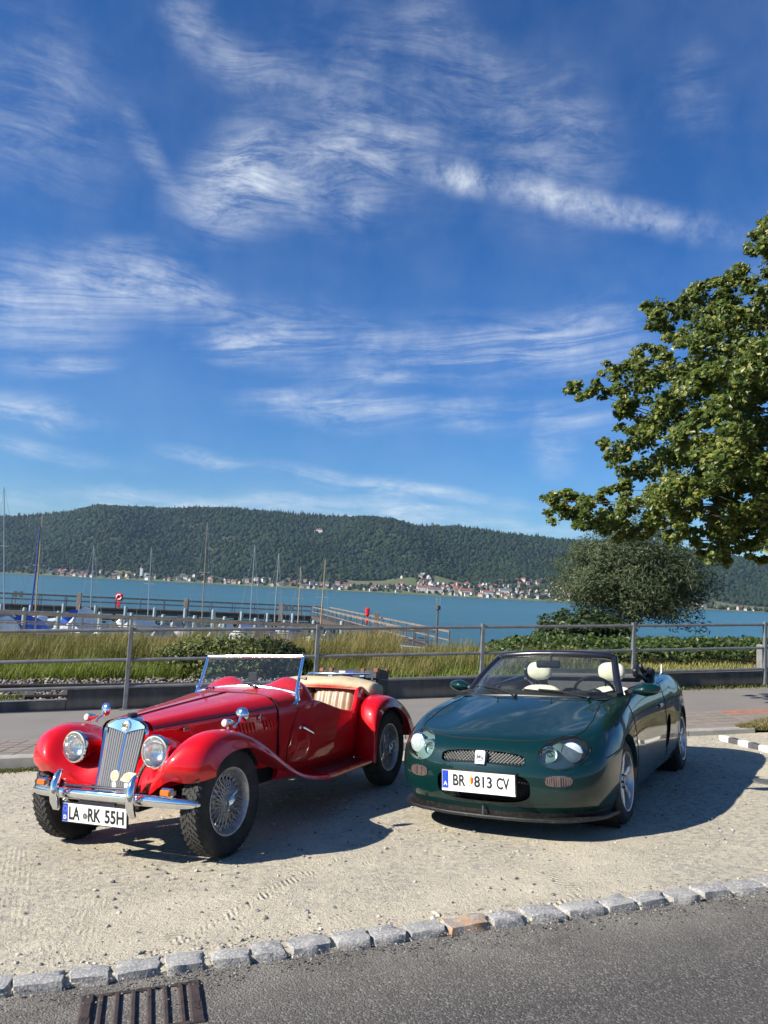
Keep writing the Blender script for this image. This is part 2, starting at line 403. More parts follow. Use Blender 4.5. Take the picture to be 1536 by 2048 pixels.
# ------------------------------------------------------------------ the cars
NRM = Vector((-SX, -SY, 1)).normalized()
def car_matrix(cx, cy, a):
    fw = Vector((math.cos(a), math.sin(a), 0)); fw.z = SX * fw.x + SY * fw.y; fw.normalize()
    lf = NRM.cross(fw); m = Matrix((fw, lf, NRM)).transposed().to_4x4(); m.translation = (cx, cy, gz(cx, cy)); return m
PLATE = Matrix(((0, 0, 1, 0), (1, 0, 0, 0), (0, 1, 0, 0), (0, 0, 0, 1)))   # text x -> car y, text y -> car z, normal -> car x
def plate_m(x, y, z, tilt=0.0): return Matrix.Translation((x, y, z)) @ Matrix.Rotation(tilt, 4, 'Y') @ PLATE
def tread(mb, Mx, r, half, rows, n, sz, skew):
    for j in range(rows):
        h = -half + (j + .5) * 2 * half / rows
        for k in range(n):
            a = 2 * math.pi * (k + .5 * (j % 2)) / n + random.uniform(-.01, .01)
            T = Mx @ Matrix.Rotation(a, 4, 'Z') @ Matrix.Translation((r, 0, h)) @ Matrix.Rotation(skew * (1 if h > 0 else -1), 4, 'X')
            mb.box((0, 0, 0), sz, None)
            for q in range(8): mb.v[-8 + q] = tuple(T @ Vector(mb.v[-8 + q]))
def rbox(c, d, ax, ang): return None

def wire_wheel(parent, c, side):
    Mx = frame(c, (0, side, 0), (1, 0, 0))
    rim = MB().lathe([(.196, -.066), (.206, -.066), (.206, -.060), (.188, -.045), (.182, -.01), (.184, .03), (.194, .052), (.206, .058), (.209, .064), (.206, .069), (.198, .067), (.190, .055)], Mx, 48)
    w = rim.build('wheel', M['wire'], parent)
    ty = MB().lathe([(.200, -.06), (.212, -.068), (.240, -.076), (.285, -.080), (.315, -.072), (.328, -.056), (.332, -.03), (.332, .03), (.328, .056), (.315, .072), (.296, .079), (.29, .0785), (.285, .080), (.240, .076), (.212, .068), (.200, .06)], Mx, 56)
    ty = ty.build('tyre', M['tyre'], w); td = MB(); tread(td, Mx, .3290, .057, 5, 48, (.012, .036, .0185), .5); td.build('tread_blocks', M['tread'], w)
    sp = MB()
    for k in range(24):
        a = 2 * math.pi * k / 24
        P = lambda r, an, h: Mx @ Vector((r * math.cos(an), r * math.sin(an), h))
        for d in (-1, 1):
            sp.tube([P(.042, a + d * .85, .052), P(.186, a + d * .06, .012)], .0026, 5, False)
            sp.tube([P(.060, a + .13 + d * .75, -.03), P(.184, a + .13 + d * .05, .032)], .0026, 5, False)
    sp.build('spokes', M['wire'], w)
    MB().lathe([(.0601, -.05), (.062, -.03), (.045, -.02), (.042, .055), (.040, .062), (.001, .063)], Mx, 24).build('hub', M['wire'], w)
    hb = MB().lathe([(.034, .06), (.036, .07), (.030, .085), (.016, .094), (.001, .096)], Mx, 20)
    for d in (0, math.pi):
        T = Mx @ Matrix.Rotation(d + .9, 4, 'Z') @ Matrix.Translation((.045, 0, .082)) @ Matrix.Rotation(-.5, 4, 'Y')
        hb.box((0, 0, 0), (.05, .028, .012), None, .004)
        for q in range(32): hb.v[-32 + q] = tuple(T @ Vector(hb.v[-32 + q]))
    hb.build('knock_off_spinner', M['chrome'], w)
    MB().lathe([(.001, -.05), (.14, -.05), (.145, -.07), (.145, -.10)], Mx, 28).build('brake_drum', M['under'], w)
    return w

def red_roadster():
    root = empty('vintage_roadster'); root.matrix_world = car_matrix(-.9898, 6.3317, -2.0087)
    tag(root, 'red vintage open roadster with chrome upright grille, wire wheels and beige folded hood', 'car')
    red, chrome = M['red'], M['chrome']
    # --- front wings (one mesh each)
    FW = np.array([
        [(1.36, .735, .525), (1.425, .685, .505), (1.475, .60, .495), (1.50, .50, .505), (1.485, .40, .460), (1.462, .30, .405), (1.43, .175, .385)],
        [(1.37, .745, .555), (1.46, .695, .56), (1.52, .60, .575), (1.545, .50, .585), (1.50, .40, .535), (1.45, .30, .49), (1.41, .18, .475)],
        [(1.335, .748, .60), (1.42, .712, .665), (1.468, .63, .70), (1.48, .53, .695), (1.425, .42, .63), (1.37, .31, .585), (1.35, .20, .575)],
        [(1.25, .748, .64), (1.305, .722, .722), (1.33, .645, .770), (1.335, .545, .762), (1.28, .44, .70), (1.22, .34, .65), (1.20, .235, .64)],
        [(1.13, .748, .655), (1.14, .725, .735), (1.145, .645, .775), (1.14, .55, .762), (1.11, .46, .705), (1.06, .37, .655), (1.02, .28, .645)],
        [(.95, .748, .635), (.95, .725, .69), (.955, .645, .722), (.955, .56, .712), (.945, .48, .675), (.93, .41, .635), (.90, .34, .62)],
        [(.75, .748, .55), (.755, .725, .60), (.76, .645, .633), (.765, .57, .63), (.77, .51, .61), (.77, .46, .585), (.77, .40, .565)],
        [(.55, .748, .44), (.555, .728, .48), (.565, .645, .518), (.57, .58, .52), (.57, .54, .512), (.57, .50, .50), (.57, .46, .485)],
        [(.33, .748, .345), (.335, .73, .372), (.34, .65, .400), (.345, .60, .404), (.35, .57, .402), (.35, .54, .40), (.35, .49, .395)],
        [(.10, .748, .288), (.10, .733, .312), (.10, .66, .326), (.10, .62, .328), (.10, .59, .328), (.10, .55, .328), (.10, .50, .326)],
        [(-.05, .748, .268), (-.05, .735, .292), (-.05, .67, .301), (-.05, .63, .302), (-.05, .60, .302), (-.05, .56, .302), (-.05, .50, .300)]], float)
    def wing(C, name, side, lip=.018):
        P = surf(C, 9, 8)
        if side < 0: P = P * np.array([1, -1, 1])
        mb = MB().grid(P)
        e = P[:, 0].copy(); inn = e + np.array([0, -.022 * side, -.004]); up = inn + np.array([0, -.006 * side, .02])
        mb.grid(np.stack([e, inn, up]))
        return mb.build(name, red, root, angle=60)
    wl = wing(FW, 'front_wing', 1); wr = wing(FW, 'front_wing', -1)
    RW = np.array([
        [(-.85, .762, .262), (-.842, .735, .262), (-.85, .64, .262), (-.89, .53, .262)],
        [(-.865, .768, .42), (-.85, .742, .43), (-.86, .64, .44), (-.91, .53, .44)],
        [(-.90, .77, .565), (-.868, .742, .60), (-.88, .64, .62), (-.94, .53, .61)],
        [(-.97, .772, .645), (-.925, .742, .70), (-.935, .64, .728), (-.985, .52, .71)],
        [(-1.08, .772, .690), (-1.06, .742, .758), (-1.06, .64, .79), (-1.08, .50, .775)],
        [(-1.25, .772, .695), (-1.25, .742, .768), (-1.25, .64, .80), (-1.25, .48, .79)],
        [(-1.42, .77, .64), (-1.45, .742, .71), (-1.46, .64, .74), (-1.45, .46, .73)],
        [(-1.57, .768, .53), (-1.64, .74, .60), (-1.67, .64, .63), (-1.65, .44, .62)],
        [(-1.66, .762, .40), (-1.78, .735, .46), (-1.83, .63, .485), (-1.80, .42, .47)],
        [(-1.70, .755, .29), (-1.84, .725, .34), (-1.90, .62, .355), (-1.87, .40, .34)]], float)
    wing(RW, 'rear_wing', 1); wing(RW, 'rear_wing', -1)
    for s in (1, -1):   # inner wheel arches
        for xc, ya in ((1.14, .42), (-1.26, .45)):
            MB().lathe([(.30, 0), (.36, .02), (.365, .26)], Matrix.Translation((xc, ya * s, .33)) @ frame((0, 0, 0), (0, s, 0), (1, 0, 0)), 20, a0=math.radians(208 if s > 0 else 28), a1=math.radians(332 if s > 0 else 152)).build('wheel_arch_liner', M['under'], root)
        rb = MB().box((-.45, .62 * s, .278), (.80, .245, .042), None, .012); rb.build('running_board', red, root)
        for j in range(3): MB().box((-.47, (.56 + .055 * j) * s, .302), (.66, .016, .008), None, .003).build('tread_strip', M['black'], root)
    # --- bonnet
    def prof(rows):  # rows: list of (x, [(y,z)...])
        return np.array([[(x, y, z) for y, z in pts] for x, pts in rows], float)
    BN = prof([(1.335, [(.205, .40), (.212, .58), (.217, .72), (.212, .785), (.185, .818), (.10, .836), (0, .842)]),
               (1.00, [(.275, .40), (.283, .58), (.288, .72), (.283, .80), (.245, .842), (.13, .866), (0, .872)]),
               (.60, [(.365, .40), (.374, .58), (.377, .73), (.372, .815), (.315, .87), (.17, .897), (0, .903)]),
               (.262, [(.455, .40), (.465, .58), (.468, .74), (.455, .832), (.39, .893), (.21, .922), (0, .928)])])
    MB().grid(surf(BN, 8, 6)).build('bonnet', red, root, mirror=True, angle=50)
    def bon_pt(x, k):
        rows = [(1.335, 0), (1.0, 1), (.6, 2), (.262, 3)]
        return [float(np.interp(x, [r[0] for r in rows][::-1], [BN[r[1], k, a] for r in rows][::-1])) for a in (1, 2)]
    hs = MB()
    hs.tube([(x, 0, bon_pt(x, 6)[1] + .003) for x in np.linspace(1.33, .27, 8)], .0055, 6)
    hs.build('bonnet_hinge', M['strip'], root)
    for s in (1, -1):
        MB().tube([(x, (bon_pt(x, 3)[0] + .003) * s, bon_pt(x, 3)[1]) for x in np.linspace(1.33, .28, 10)], .0062, 6).build('bonnet_side_strip', M['strip'], root)
        for g0 in (.64, .39):      # louvres
            for k in range(6):
                x = g0 - k * .032; y0, _ = bon_pt(x, 1); y2, _ = bon_pt(x, 2)
                MB().tube([(x - .018, (y0 + .003) * s, .655), (x, (y2 + .003) * s, .70), (x + .012, (y2 + .002) * s, .742)], [.003, .008, .003], 6).build('louvre', red, root)
        ct = MB().lathe([(.001, .012), (.010, .010), (.014, 0)], frame((.44, .427 * s, .765), (0, s, 0)), 14); ct.box((.44, .437 * s, .762), (.012, .008, .06), None, .003)
        ct.build('bonnet_catch', chrome, root)
    pm = Matrix.Translation((1.08, .278, .755)) @ Matrix.Rotation(.245, 4, 'Z') @ Matrix(((-1, 0, 0, 0), (0, 0, 1, 0), (0, 1, 0, 0), (0, 0, 0, 1)))
    pb = MB().prism([(-.045, -.012), (.045, -.012), (.045, .012), (-.045, .012)], -.002, .003, (0, 1, 2), pm); bp = pb.build('name_badge', M['silver'], root)
    text_mesh('lettering', 'TF 1500', M['flag_red'], bp, pm @ Matrix.Translation((0, 0, .0038)), .02, 1.0)
    # --- scuttle with the two cowl humps
    SC = prof([(.25, [(.48, .70), (.472, .78), (.455, .84), (.40, .893), (.30, .915), (.16, .926), (0, .93)]),
               (.10, [(.503, .70), (.497, .79), (.475, .855), (.42, .905), (.30, .928), (.16, .938), (0, .941)]),
               (-.02, [(.52, .70), (.513, .80), (.492, .87), (.43, .920), (.30, .950), (.16, .950), (0, .945)]),
               (-.10, [(.532, .70), (.525, .80), (.505, .875), (.44, .955), (.29, 1.000), (.13, .965), (0, .946)]),
               (-.17, [(.538, .70), (.531, .79), (.512, .86), (.44, .965), (.28, 1.022), (.12, .968), (0, .944)]),
               (-.20, [(.540, .69), (.533, .77), (.514, .84), (.44, .950), (.28, 1.010), (.12, .955), (0, .93)]),
               (-.205, [(.535, .66), (.525, .70), (.505, .75), (.43, .86), (.28, .90), (.12, .88), (0, .86)])])
    MB().grid(surf(SC, 5, 6)).build('scuttle', red, root, mirror=True, angle=60)
    MB().box((-.215, 0, .80), (.02, .96, .22), None, .01).build('dashboard', M['tan'], root)
    gap = [(.256, y + .004, z) for y, z in zip([.44, .468, .478, .472, .462, .41, .30, .15, 0], [.40, .56, .70, .78, .835, .893, .916, .928, .932])]
    MB().tube(gap + [(x, -y, z) for x, y, z in gap[-2::-1]], .0042, 6).build('bonnet_gap', M['seam'], root)
    # --- tub sides, doors
    XS = [.25, .1, -.02, -.1, -.2, -.4, -.8, -1.2, -1.6, -1.8]; YS = [.480, .505, .522, .535, .545, .555, .56, .53, .46, .42]
    def yside(x, z): return float(np.interp(-x, [-q for q in XS], YS)) + float(np.interp(z, [.28, .36, .5, .66, .80, .88], [-.035, -.012, 0, 0, -.012, -.03]))
    TX = [.25, -.10, -.2, -.31, -.42, -.53, -.66, -.78, -.84, -.88, -.93, -.97, -1.01, -1.07, -1.15, -1.3, -1.6, -1.8]; TZ = [.80, .80, .835, .812, .778, .748, .715, .692, .690, .708, .765, .82, .858, .872, .872, .85, .75, .66]
    def top(x): return float(np.interp(-x, [-q for q in TX], TZ))
    def side_panel(xa, xb, n, off, name, s, m=red, zlo=.29):
        G = []; H = []
        for i in range(n + 1):
            col = []; coli = []
            for j in range(13):
                q = j / 12; f = i / n
                x = (xa(q) if callable(xa) else xa) * (1 - f) + (xb(q) if callable(xb) else xb) * f
                z = zlo + (top(x) - zlo) * q
                y = yside(x, z) + off; col.append((x, y * s, z)); coli.append((x, (y - .035) * s, z))
            G.append(col); H.append(coli)
        G = np.array(G); H = np.array(H); mb = MB().grid(G)
        mid = G[:, -1] * .5 + H[:, -1] * .5 + np.array([0, 0, .010])
        mb.grid(np.stack([G[:, -1], mid, H[:, -1]])); mb.grid(H)
        return mb.build(name, m, root, angle=50)
    dfx = lambda q: float(np.interp(q, [0, .12, .35, .65, 1], [.09, .16, .165, .115, .02]))
    for s in (1, -1):
        side_panel(.25, -1.78, 60, 0.0, 'body_side', s)
        zl = .335
        def dpt(f, q):
            x = dfx(q) * (1 - f) + (-.80 - .06 * (1 - q)) * f; z = zl + (top(min(x, -.205)) - zl) * q if x < -.1 else zl + (.80 - zl) * q; return x, z
        G = np.array([[(lambda xz: (xz[0], (yside(*xz) + .004) * s, xz[1]))(dpt(i / 24, j / 14)) for j in range(15)] for i in range(25)])
        dr = MB().grid(G)
        for E_ in (G[0], G[-1], G[:, 0], G[:, -1]): dr.grid(np.stack([E_, E_ - np.array([0, .012 * s, 0])]))
        dr = dr.build('door', red, root, angle=50)
        loop = [tuple(v) for v in G[0][::-1]] + [tuple(v) for v in G[:, 0]] + [tuple(v) for v in G[-1]]
        MB().tube(loop, .0032, 5).build('door_gap', M['seam'], root)
        hd = MB().lathe([(.016, 0), (.016, .008), (.008, .014), (.008, .03)], frame((.012, yside(.01, .65) * s, .65), (0, s, 0)), 14)
        hd.tube([(.02, (yside(0, .65) + .03) * s, .653), (-.03, (yside(0, .65) + .034) * s, .633), (-.12, (yside(-.1, .6) + .030) * s, .592)], [.009, .009, .006], 8); hd.build('door_handle', chrome, dr)
    # cockpit floor, bulkhead, inner trim
    MB().box((-.6, 0, .34), (1.1, .98, .03)).build('floor', M['under'], root)
    MB().box((-.3, 0, .36), (2.6, .76, .16)).build('chassis', M['under'], root)
    MB().box((1.25, 0, .36), (.36, .40, .14)).build('front_chassis', M['under'], root)
    # rear deck and back
    RD = []
    for x in np.linspace(-1.02, -1.80, 10):
        RD.append([(x, y * (yside(x, .8) - .01), top(x) - .004 - .05 * 0 + .02 * (1 - y * y)) for y in np.linspace(-1, 1, 11)])
    RD.append([(-1.82, y * .40, .36) for y in np.linspace(-1, 1, 11)])
    MB().grid(np.array(RD)).build('rear_body', red, root, angle=50)
    # --- seats
    for s in (1, -1):
        P = []
        for i in range(41):
            y = -.215 + .43 * i / 40; e = abs(y) / .215
            r = []
            for j in range(13):
                q = j / 12; z = .44 + .43 * q - .05 * max(0, e - .75) / .25 * q
                pl = .012 * abs(math.sin(math.pi * (y + .215) / .43 * 6)) if e < .86 and q < .94 else .004
                bulge = .05 * (1 - e ** 4) * math.sin(math.pi * min(1, q * .95 + .03)) ** .5
                r.append((-1.00 - .10 * q + bulge + pl, y + .235 * s, z))
            P.append(r)
        P = np.array(P); mb = MB().grid(P); bk = P.copy(); bk[..., 0] = -1.03 - .10 * np.linspace(0, 1, 13)[None, :] - .05; mb.grid(bk)
        mb.grid(np.stack([P[:, -1], P[:, -1] * .5 + bk[:, -1] * .5 + np.array([0, 0, .018]), bk[:, -1]])); mb.grid(np.stack([P[0], bk[0]])); mb.grid(np.stack([P[-1], bk[-1]]))
        bkr = mb.build('seat_back', M['tan'], root, angle=60)
        e = [tuple(P[i, -1] + np.array([-.005, 0, .004])) for i in range(0, 41, 2)]
        MB().tube([tuple(P[0, j] + np.array([0, 0, 0])) for j in range(0, 13, 2)] + e + [tuple(P[-1, j]) for j in range(12, -1, -2)], .006, 6).build('piping', M['leather_brown'], bkr)
        MB().box((-.73, .235 * s, .44), (.46, .44, .15), None, .05).build('seat_cushion', M['tan'], root)
    # --- folded hood
    P = []
    for i in range(49):
        y = -.565 + 1.13 * i / 48; e = abs(y) / .565; r = []
        for j in range(25):
            a = 2 * math.pi * j / 24
            w = .20 * (1 - .25 * e ** 3) ; h = .062 * (1 - .30 * e ** 6)
            x = -1.30 + w * math.cos(a) * (1 + .10 * math.sin(7 * y)); z = .898 - .050 * e ** 3 + h * math.sin(a)
            nz = mnoise.noise(Vector((x * 6, y * 3.5, z * 9))) * .016 + mnoise.noise(Vector((x * 16, y * 2.5, 3))) * .008
            if math.sin(a) < -.2: z -= .05 * max(0, e - .8) / .2
            r.append((x + nz, y, z + nz))
        P.append(r)
    P = np.array(P); hm = MB().grid(P)
    for k in (0, -1):
        c = P[k].mean(0) + np.array([0, (-.02 if k == 0 else .02), -.01]); hm.grid(np.stack([P[k], np.repeat(c[None], 25, 0)]))
    hm.build('folded_hood', M['canvas'], root, angle=80)
    # --- radiator shell
    gx = lambda z: 1.445 - (z - .40) * .262
    outl = [(.150, .385), (.158, .50), (.168, .62), (.178, .72), (.182, .77), (.172, .805), (.14, .828), (.08, .845), (0, .853)]
    full = [(-y, z) for y, z in outl] + [(y, z) for y, z in outl[-2::-1]]
    A = np.array([(gx(z), y, z) for y, z in full]); Bk = np.array([(gx(z) - .125, y * 1.16, z - .004) for y, z in full]); Fi = np.array([(gx(z) + .012, y * .975, z - .004) for y, z in full]); In = np.array([(gx(z) + .004, y * .90, z - .016) for y, z in full]); In2 = np.array([(gx(z) - .03, y * .89, z - .018) for y, z in full])
    sh = MB().grid(np.stack([Bk, (A + Bk) / 2 * np.array([1, 1.01, 1]), A, Fi, In, In2]))
    hdr = [(0, .752), (.05, .766), (.10, .777), (.155, .786)]
    low = [(-y, z) for y, z in hdr[::-1]] + hdr[1:]
    upp = [(y, float(np.interp(abs(y), [0, .08, .14, .16], [.842, .834, .815, .795]))) for y, z in low]
    sh.grid(np.stack([np.array([(gx(z) - .012, y, z) for y, z in low]), np.array([(gx(z) + .006, y, z) for y, z in low]), np.array([(gx(z) + .010, y, z) for y, z in upp])]))
    sh.build('radiator_shell', chrome, root, angle=45)
    MB().grid(np.array([[(gx(z) - .035, s * .17, z) for s in (-1, 1)] for z in (.39, .80)])).build('radiator_core', M['seam'], root)
    def slat(y, w, nm, mtl):
        yt, yb = y, y * .83; zt = float(np.interp(abs(y), [q[0] for q in hdr], [q[1] for q in hdr])) + .004
        mb = MB()
        pts = []
        for (z, yy) in ((.395, yb), (zt, yt)):
            pts.append([(gx(z) - .03, yy - w / 2, z), (gx(z) - .004, yy - w / 2, z), (gx(z), yy, z), (gx(z) - .004, yy + w / 2, z), (gx(z) - .03, yy + w / 2, z)])
        mb.grid(np.array(pts)); mb.build(nm, mtl, root, angle=20)
    for k in range(1, 8):
        for s in (1, -1): slat(s * k * .0205, .0115, 'grille_slat', M['slat'])
    slat(0, .018, 'grille_centre_bar', chrome)
    MB().box((gx(.40) - .005, 0, .389), (.03, .30, .022), None, .006).build('grille_bottom_rail', chrome, root)
    cp = MB().lathe([(.030, 0), (.034, .008), (.034, .02), (.026, .028), (.001, .030)], Matrix.Translation((1.295, 0, .846)), 16); cp.build('radiator_cap', M['strip'], root)
    octo = [(.034 * math.cos(math.pi / 8 + k * math.pi / 4), .034 * math.sin(math.pi / 8 + k * math.pi / 4)) for k in range(8)]
    bm_ = plate_m(gx(.79) + .012, 0, .797, -.25)
    bo = MB().prism([(a * 1.18, b_ * 1.18) for a, b_ in octo], -.01, .003, (0, 1, 2), bm_).build('badge', chrome, root, angle=20)
    MB().prism(octo, .0031, .0045, (0, 1, 2), bm_).build('badge_field', M['ivory'], bo, angle=20)
    MB().tube([bm_ @ Vector((a * .86, b_ * .86, .005)) for a, b_ in octo], .002, 5, closed=True).build('badge_octagon', M['ink'], bo)
    text_mesh('badge_letters', 'MG', M['ink'], bo, bm_ @ Matrix.Translation((0, 0, .0052)), .034, .9, .0012)
    # --- bumper, guards, badge bar, plate
    P = []
    for i in range(41):
        q = -1 + 2 * i / 40; y = q * .69; x = 1.585 - .10 * q * q - .03 * q ** 4; tp = max(.05, (1 - abs(q) ** 12)) ** .5
        P.append([(x + .022 * math.cos(a) * tp, y, .404 + .034 * math.sin(a) * tp - .030 * q * q) for a in [2 * math.pi * k / 16 for k in range(17)]])
    P = np.array(P); bmp = MB().grid(P)
    for k in (0, -1): bmp.grid(np.stack([P[k], np.repeat(P[k].mean(0)[None], 17, 0)]))
    bmp.build('bumper', chrome, root, angle=60)
    for s in (1, -1):
        MB().tube([(1.590, .310 * s, .308), (1.608, .310 * s, .318), (1.625, .310 * s, .36), (1.632, .310 * s, .41), (1.625, .310 * s, .465), (1.605, .310 * s, .512), (1.585, .310 * s, .535), (1.575, .310 * s, .540)], [.014, .022, .028, .029, .028, .024, .016, .006], 14).build('bumper_guard', chrome, root)
        MB().tube([(1.3, .28 * s, .40), (1.56, .29 * s, .42)], .015, 8).build('bumper_bracket', M['under'], root)
    MB().tube([(1.59, -.285, .455), (1.605, -.15, .458), (1.61, 0, .46), (1.605, .15, .46), (1.59, .285, .46)], .008, 8).build('badge_bar', M['strip'], root)
    p_m = plate_m(1.600, .0, .293, .03)
    pl = MB().prism([(-.266, -.061), (.266, -.061), (.266, .061), (-.266, .061)], -.012, 0, (0, 1, 2), p_m).build('number_plate', M['ink'], root, angle=20)
    MB().prism([(-.260, -.055), (.260, -.055), (.260, .055), (-.260, .055)], .0002, .0022, (0, 1, 2), p_m).build('plate_face', M['white'], pl, angle=20)
    MB().prism([(-.259, -.053), (-.214, -.053), (-.214, .053), (-.259, .053)], .0023, .0032, (0, 1, 2), p_m).build('country_band', M['blue'], pl, angle=20)
    stars = MB()
    for k in range(12): stars.lathe([(.001, .0006), (.0024, 0)], p_m @ Matrix.Translation((-.2365 + .0155 * math.cos(k * math.pi / 6), .022 + .0155 * math.sin(k * math.pi / 6), .0034)), 5)
    stars.build('star_ring', M['flag_yellow'], pl)
    TM = lambda x, y=0: p_m @ Matrix.Translation((x, y, .003))
    text_mesh('country_letter', 'D', M['white'], pl, p_m @ Matrix.Translation((-.2365, -.03, .004)), .034, 1, .001)
    for tx, x, w in (('LA', -.159, .090), ('RK', .006, .104), ('55H', .166, .152)): text_mesh('plate_letters', tx, M['ink'], pl, TM(x, -.002), .106, 1, .0030, fit=(w, .079))
    MB().lathe([(.001, .0007), (.020, .0007), (.020, 0)], p_m @ Matrix.Translation((-.070, -.012, .003)), 20).build('registration_seal', M['silver'], pl)
    MB().lathe([(.008, .0007), (.013, .0007)], p_m @ Matrix.Translation((-.070, -.012, .0035)), 16).build('seal_ring', M['strip'], pl)
    MB().tube([p_m @ Vector((-.137, .012, .003)), p_m @ Vector((-.131, .012, .003))], .004, 6).build('plate_sticker', M['ink'], pl)
    MB().box((1.578, 0, .37), (.012, .30, .04)).build('plate_bracket', M['strip'], root)
    # enamel badges on the grille
    b1 = MB().lathe([(.001, .006), (.032, .006), (.036, .002), (.034, 0)], frame((1.535, .098, .518), (1, 0, .1)), 22).build('round_badge', M['ivory'], root)
    MB().lathe([(.016, .0068), (.022, .0068)], frame((1.535, .098, .518), (1, 0, .1)), 18).build('badge_ring', M['flag_yellow'], b1)
    MB().box((1.54, .095, .458), (.005, .034, .046), None, .002).build('badge_tag', M['white'], b1)
    wb = MB().prism([(-.062, -.02), (-.03, -.028), (0, -.03), (.035, -.018), (.064, .026), (.03, .03), (0, .03), (-.03, .018)], 0, .006, (0, 1, 2), plate_m(1.535, .205, .518, -.06)).build('winged_badge', M['ivory'], root)
    MB().lathe([(.014, .0002), (.02, .0002)], plate_m(1.5415, .205, .518, -.06), 18).build('badge_ring', M['flag_yellow'], wb)
    MB().box((1.54, .195, .458), (.005, .034, .046), None, .002).build('badge_tag', M['white'], wb)
    # --- lamps
    for s in (1, -1):
        Mx = frame((1.445, .335 * s, .662), (1, .02 * s, .02), (0, 0, 1))
        hl = MB().lathe([(.012, -.26), (.045, -.20), (.075, -.12), (.090, -.05), (.096, -.01)], Mx, 32).build('headlamp', red, root)
        MB().lathe([(.096, -.016), (.104, -.008), (.1045, .008), (.099, .016), (.090, .017), (.086, .010)], Mx, 40).build('lamp_rim', chrome, hl)
        MB().lathe([(.088, .010), (.082, -.01), (.06, -.04), (.03, -.055), (.001, -.058)], Mx, 32).build('reflector', M['reflector'], hl)
        MB().ellip(Mx @ Vector((0, 0, -.03)), (.012, .012, .02)).build('bulb', M['lens'], hl)
        gl = MB().lathe([(.0885, .012), (.08, .022), (.06, .032), (.03, .038), (.0005, .040)], Mx, 32)
        gl.build('lamp_glass', M['lens_ribbed'], hl)
        Ms = frame((1.09, .60 * s, .806), (1, 0, .05), (0, 0, 1))   # side lamp on the wing
        sl = MB().lathe([(.002, -.10), (.014, -.08), (.024, -.04), (.028, 0), (.029, .006), (.026, .010)], Ms, 18); sl.tube([(1.07, .60 * s, .76), (1.065, .60 * s, .80)], .009, 8)
        sl = sl.build('side_lamp', chrome, root); MB().lathe([(.026, .009), (.02, .018), (.001, .023)], Ms, 16).build('lamp_glass', M['frost'], sl)
        mr = MB().tube([(1.00, .605 * s, .765), (.985, .605 * s, .785), (.945, .605 * s, .80), (.925, .605 * s, .84)], [.012, .006, .006, .010], 8)
        Mm = frame((.915, .605 * s, .842), (1, .12 * s, .08), (0, 0, 1))
        mr.lathe([(.001, .022), (.02, .019), (.040, .010), (.049, 0), (.049, -.006), (.001, -.006)], Mm, 24); mr.build('wing_mirror', chrome, root)
        ib = MB().box((1.525, .508 * s, .447), (.05, .100, .054), None, .014).build('indicator', chrome, root)
        MB().box((1.552, .508 * s, .447), (.022, .078, .038), None, .008).build('indicator_lens', M['amber'], ib)
    # --- windscreen
    def ws(y, q):   # q 0 bottom .. 1 top
        zb = .958 - .052 * (y / .48) ** 2; return Vector((0.005 - .125 * q, y * (1 - .015 * q), zb + (1.19 - zb) * q))
    fr = MB()
    fr.tube([ws(y, 1) for y in np.linspace(-.478, .478, 9)], .0125, 8); fr.tube([ws(y, 0) for y in np.linspace(-.478, .478, 13)], .0125, 8)
    for s in (1, -1): fr.tube([ws(.478 * s, q) for q in (-.02, .5, 1.02)], .0125, 8)
    fr = fr.build('windscreen_frame', chrome, root)
    MB().grid(np.array([[ws(y, q) for q in np.linspace(.02, .98, 5)] for y in np.linspace(-.47, .47, 13)])).build('windscreen_glass', M['glass'], fr)
    MB().tube([ws(y, -.0) - Vector((-.004, 0, .018)) for y in np.linspace(-.478, .478, 13)], .014, 8).build('windscreen_seal', M['black'], fr)
    for s in (1, -1):
        br = MB().tube([ws(.482 * s, .32), ws(.487 * s, .0), Vector((.015, .497 * s, .862)), Vector((.045, .500 * s, .835)), Vector((.085, .494 * s, .828))], [.010, .016, .022, .018, .008], 10)
        br.build('windscreen_bracket', chrome, root)
        MB().lathe([(.016, -.02), (.018, 0), (.012, .012), (.001, .014)], frame((-.02, .50 * s, .945), (0, s, 0)), 14).build('windscreen_knob', chrome, root)
        p0 = ws(-.30 if s < 0 else .12, -.02) + Vector((.03, 0, .004)); p1 = ws(-.46 if s < 0 else -.02, .10) + Vector((.02, 0, 0))
        wp = MB().tube([p0, p0 * .5 + p1 * .5 + Vector((.008, 0, .006)), p1], .006, 6); wp.ellip(p0, (.016, .016, .014)); wp.build('wiper', M['strip'], root)
    MB().tube([ws(.49, .42), ws(.52, .42), ws(.545, .43)], [.006, .008, .012], 8).build('small_side_mirror', M['black'], root)
    MB().box((-.06, 0.03, 1.03), (.02, .09, .07), None, .006).build('rear_view_mirror', M['black'], root)
    st = MB().tube([Vector((-.46 + .05 * math.sin(a), -.26 + .18 * math.cos(a), .80 + .17 * math.sin(a))) for a in np.linspace(0, 2 * math.pi, 29)[:-1]], .011, 8, closed=True)
    st.tube([(-.46, -.26, .80), (-.2, -.26, .78)], .015, 8); st.tube([(-.46, -.44, .80), (-.46, -.08, .80)], .006, 6); st.build('steering_wheel', M['black'], root)
    # --- wheels
    for s in (1, -1):
        wire_wheel(root, (1.14, .615 * s, .335), s); wire_wheel(root, (-1.26, .640 * s, .335), s)
    MB().tube([(1.14, -.6, .33), (1.14, .6, .33)], .03, 8).build('front_axle', M['under'], root); MB().tube([(-1.26, -.6, .33), (-1.26, .6, .33)], .04, 8).build('rear_axle', M['under'], root)
    # --- luggage rack
    rk = MB()
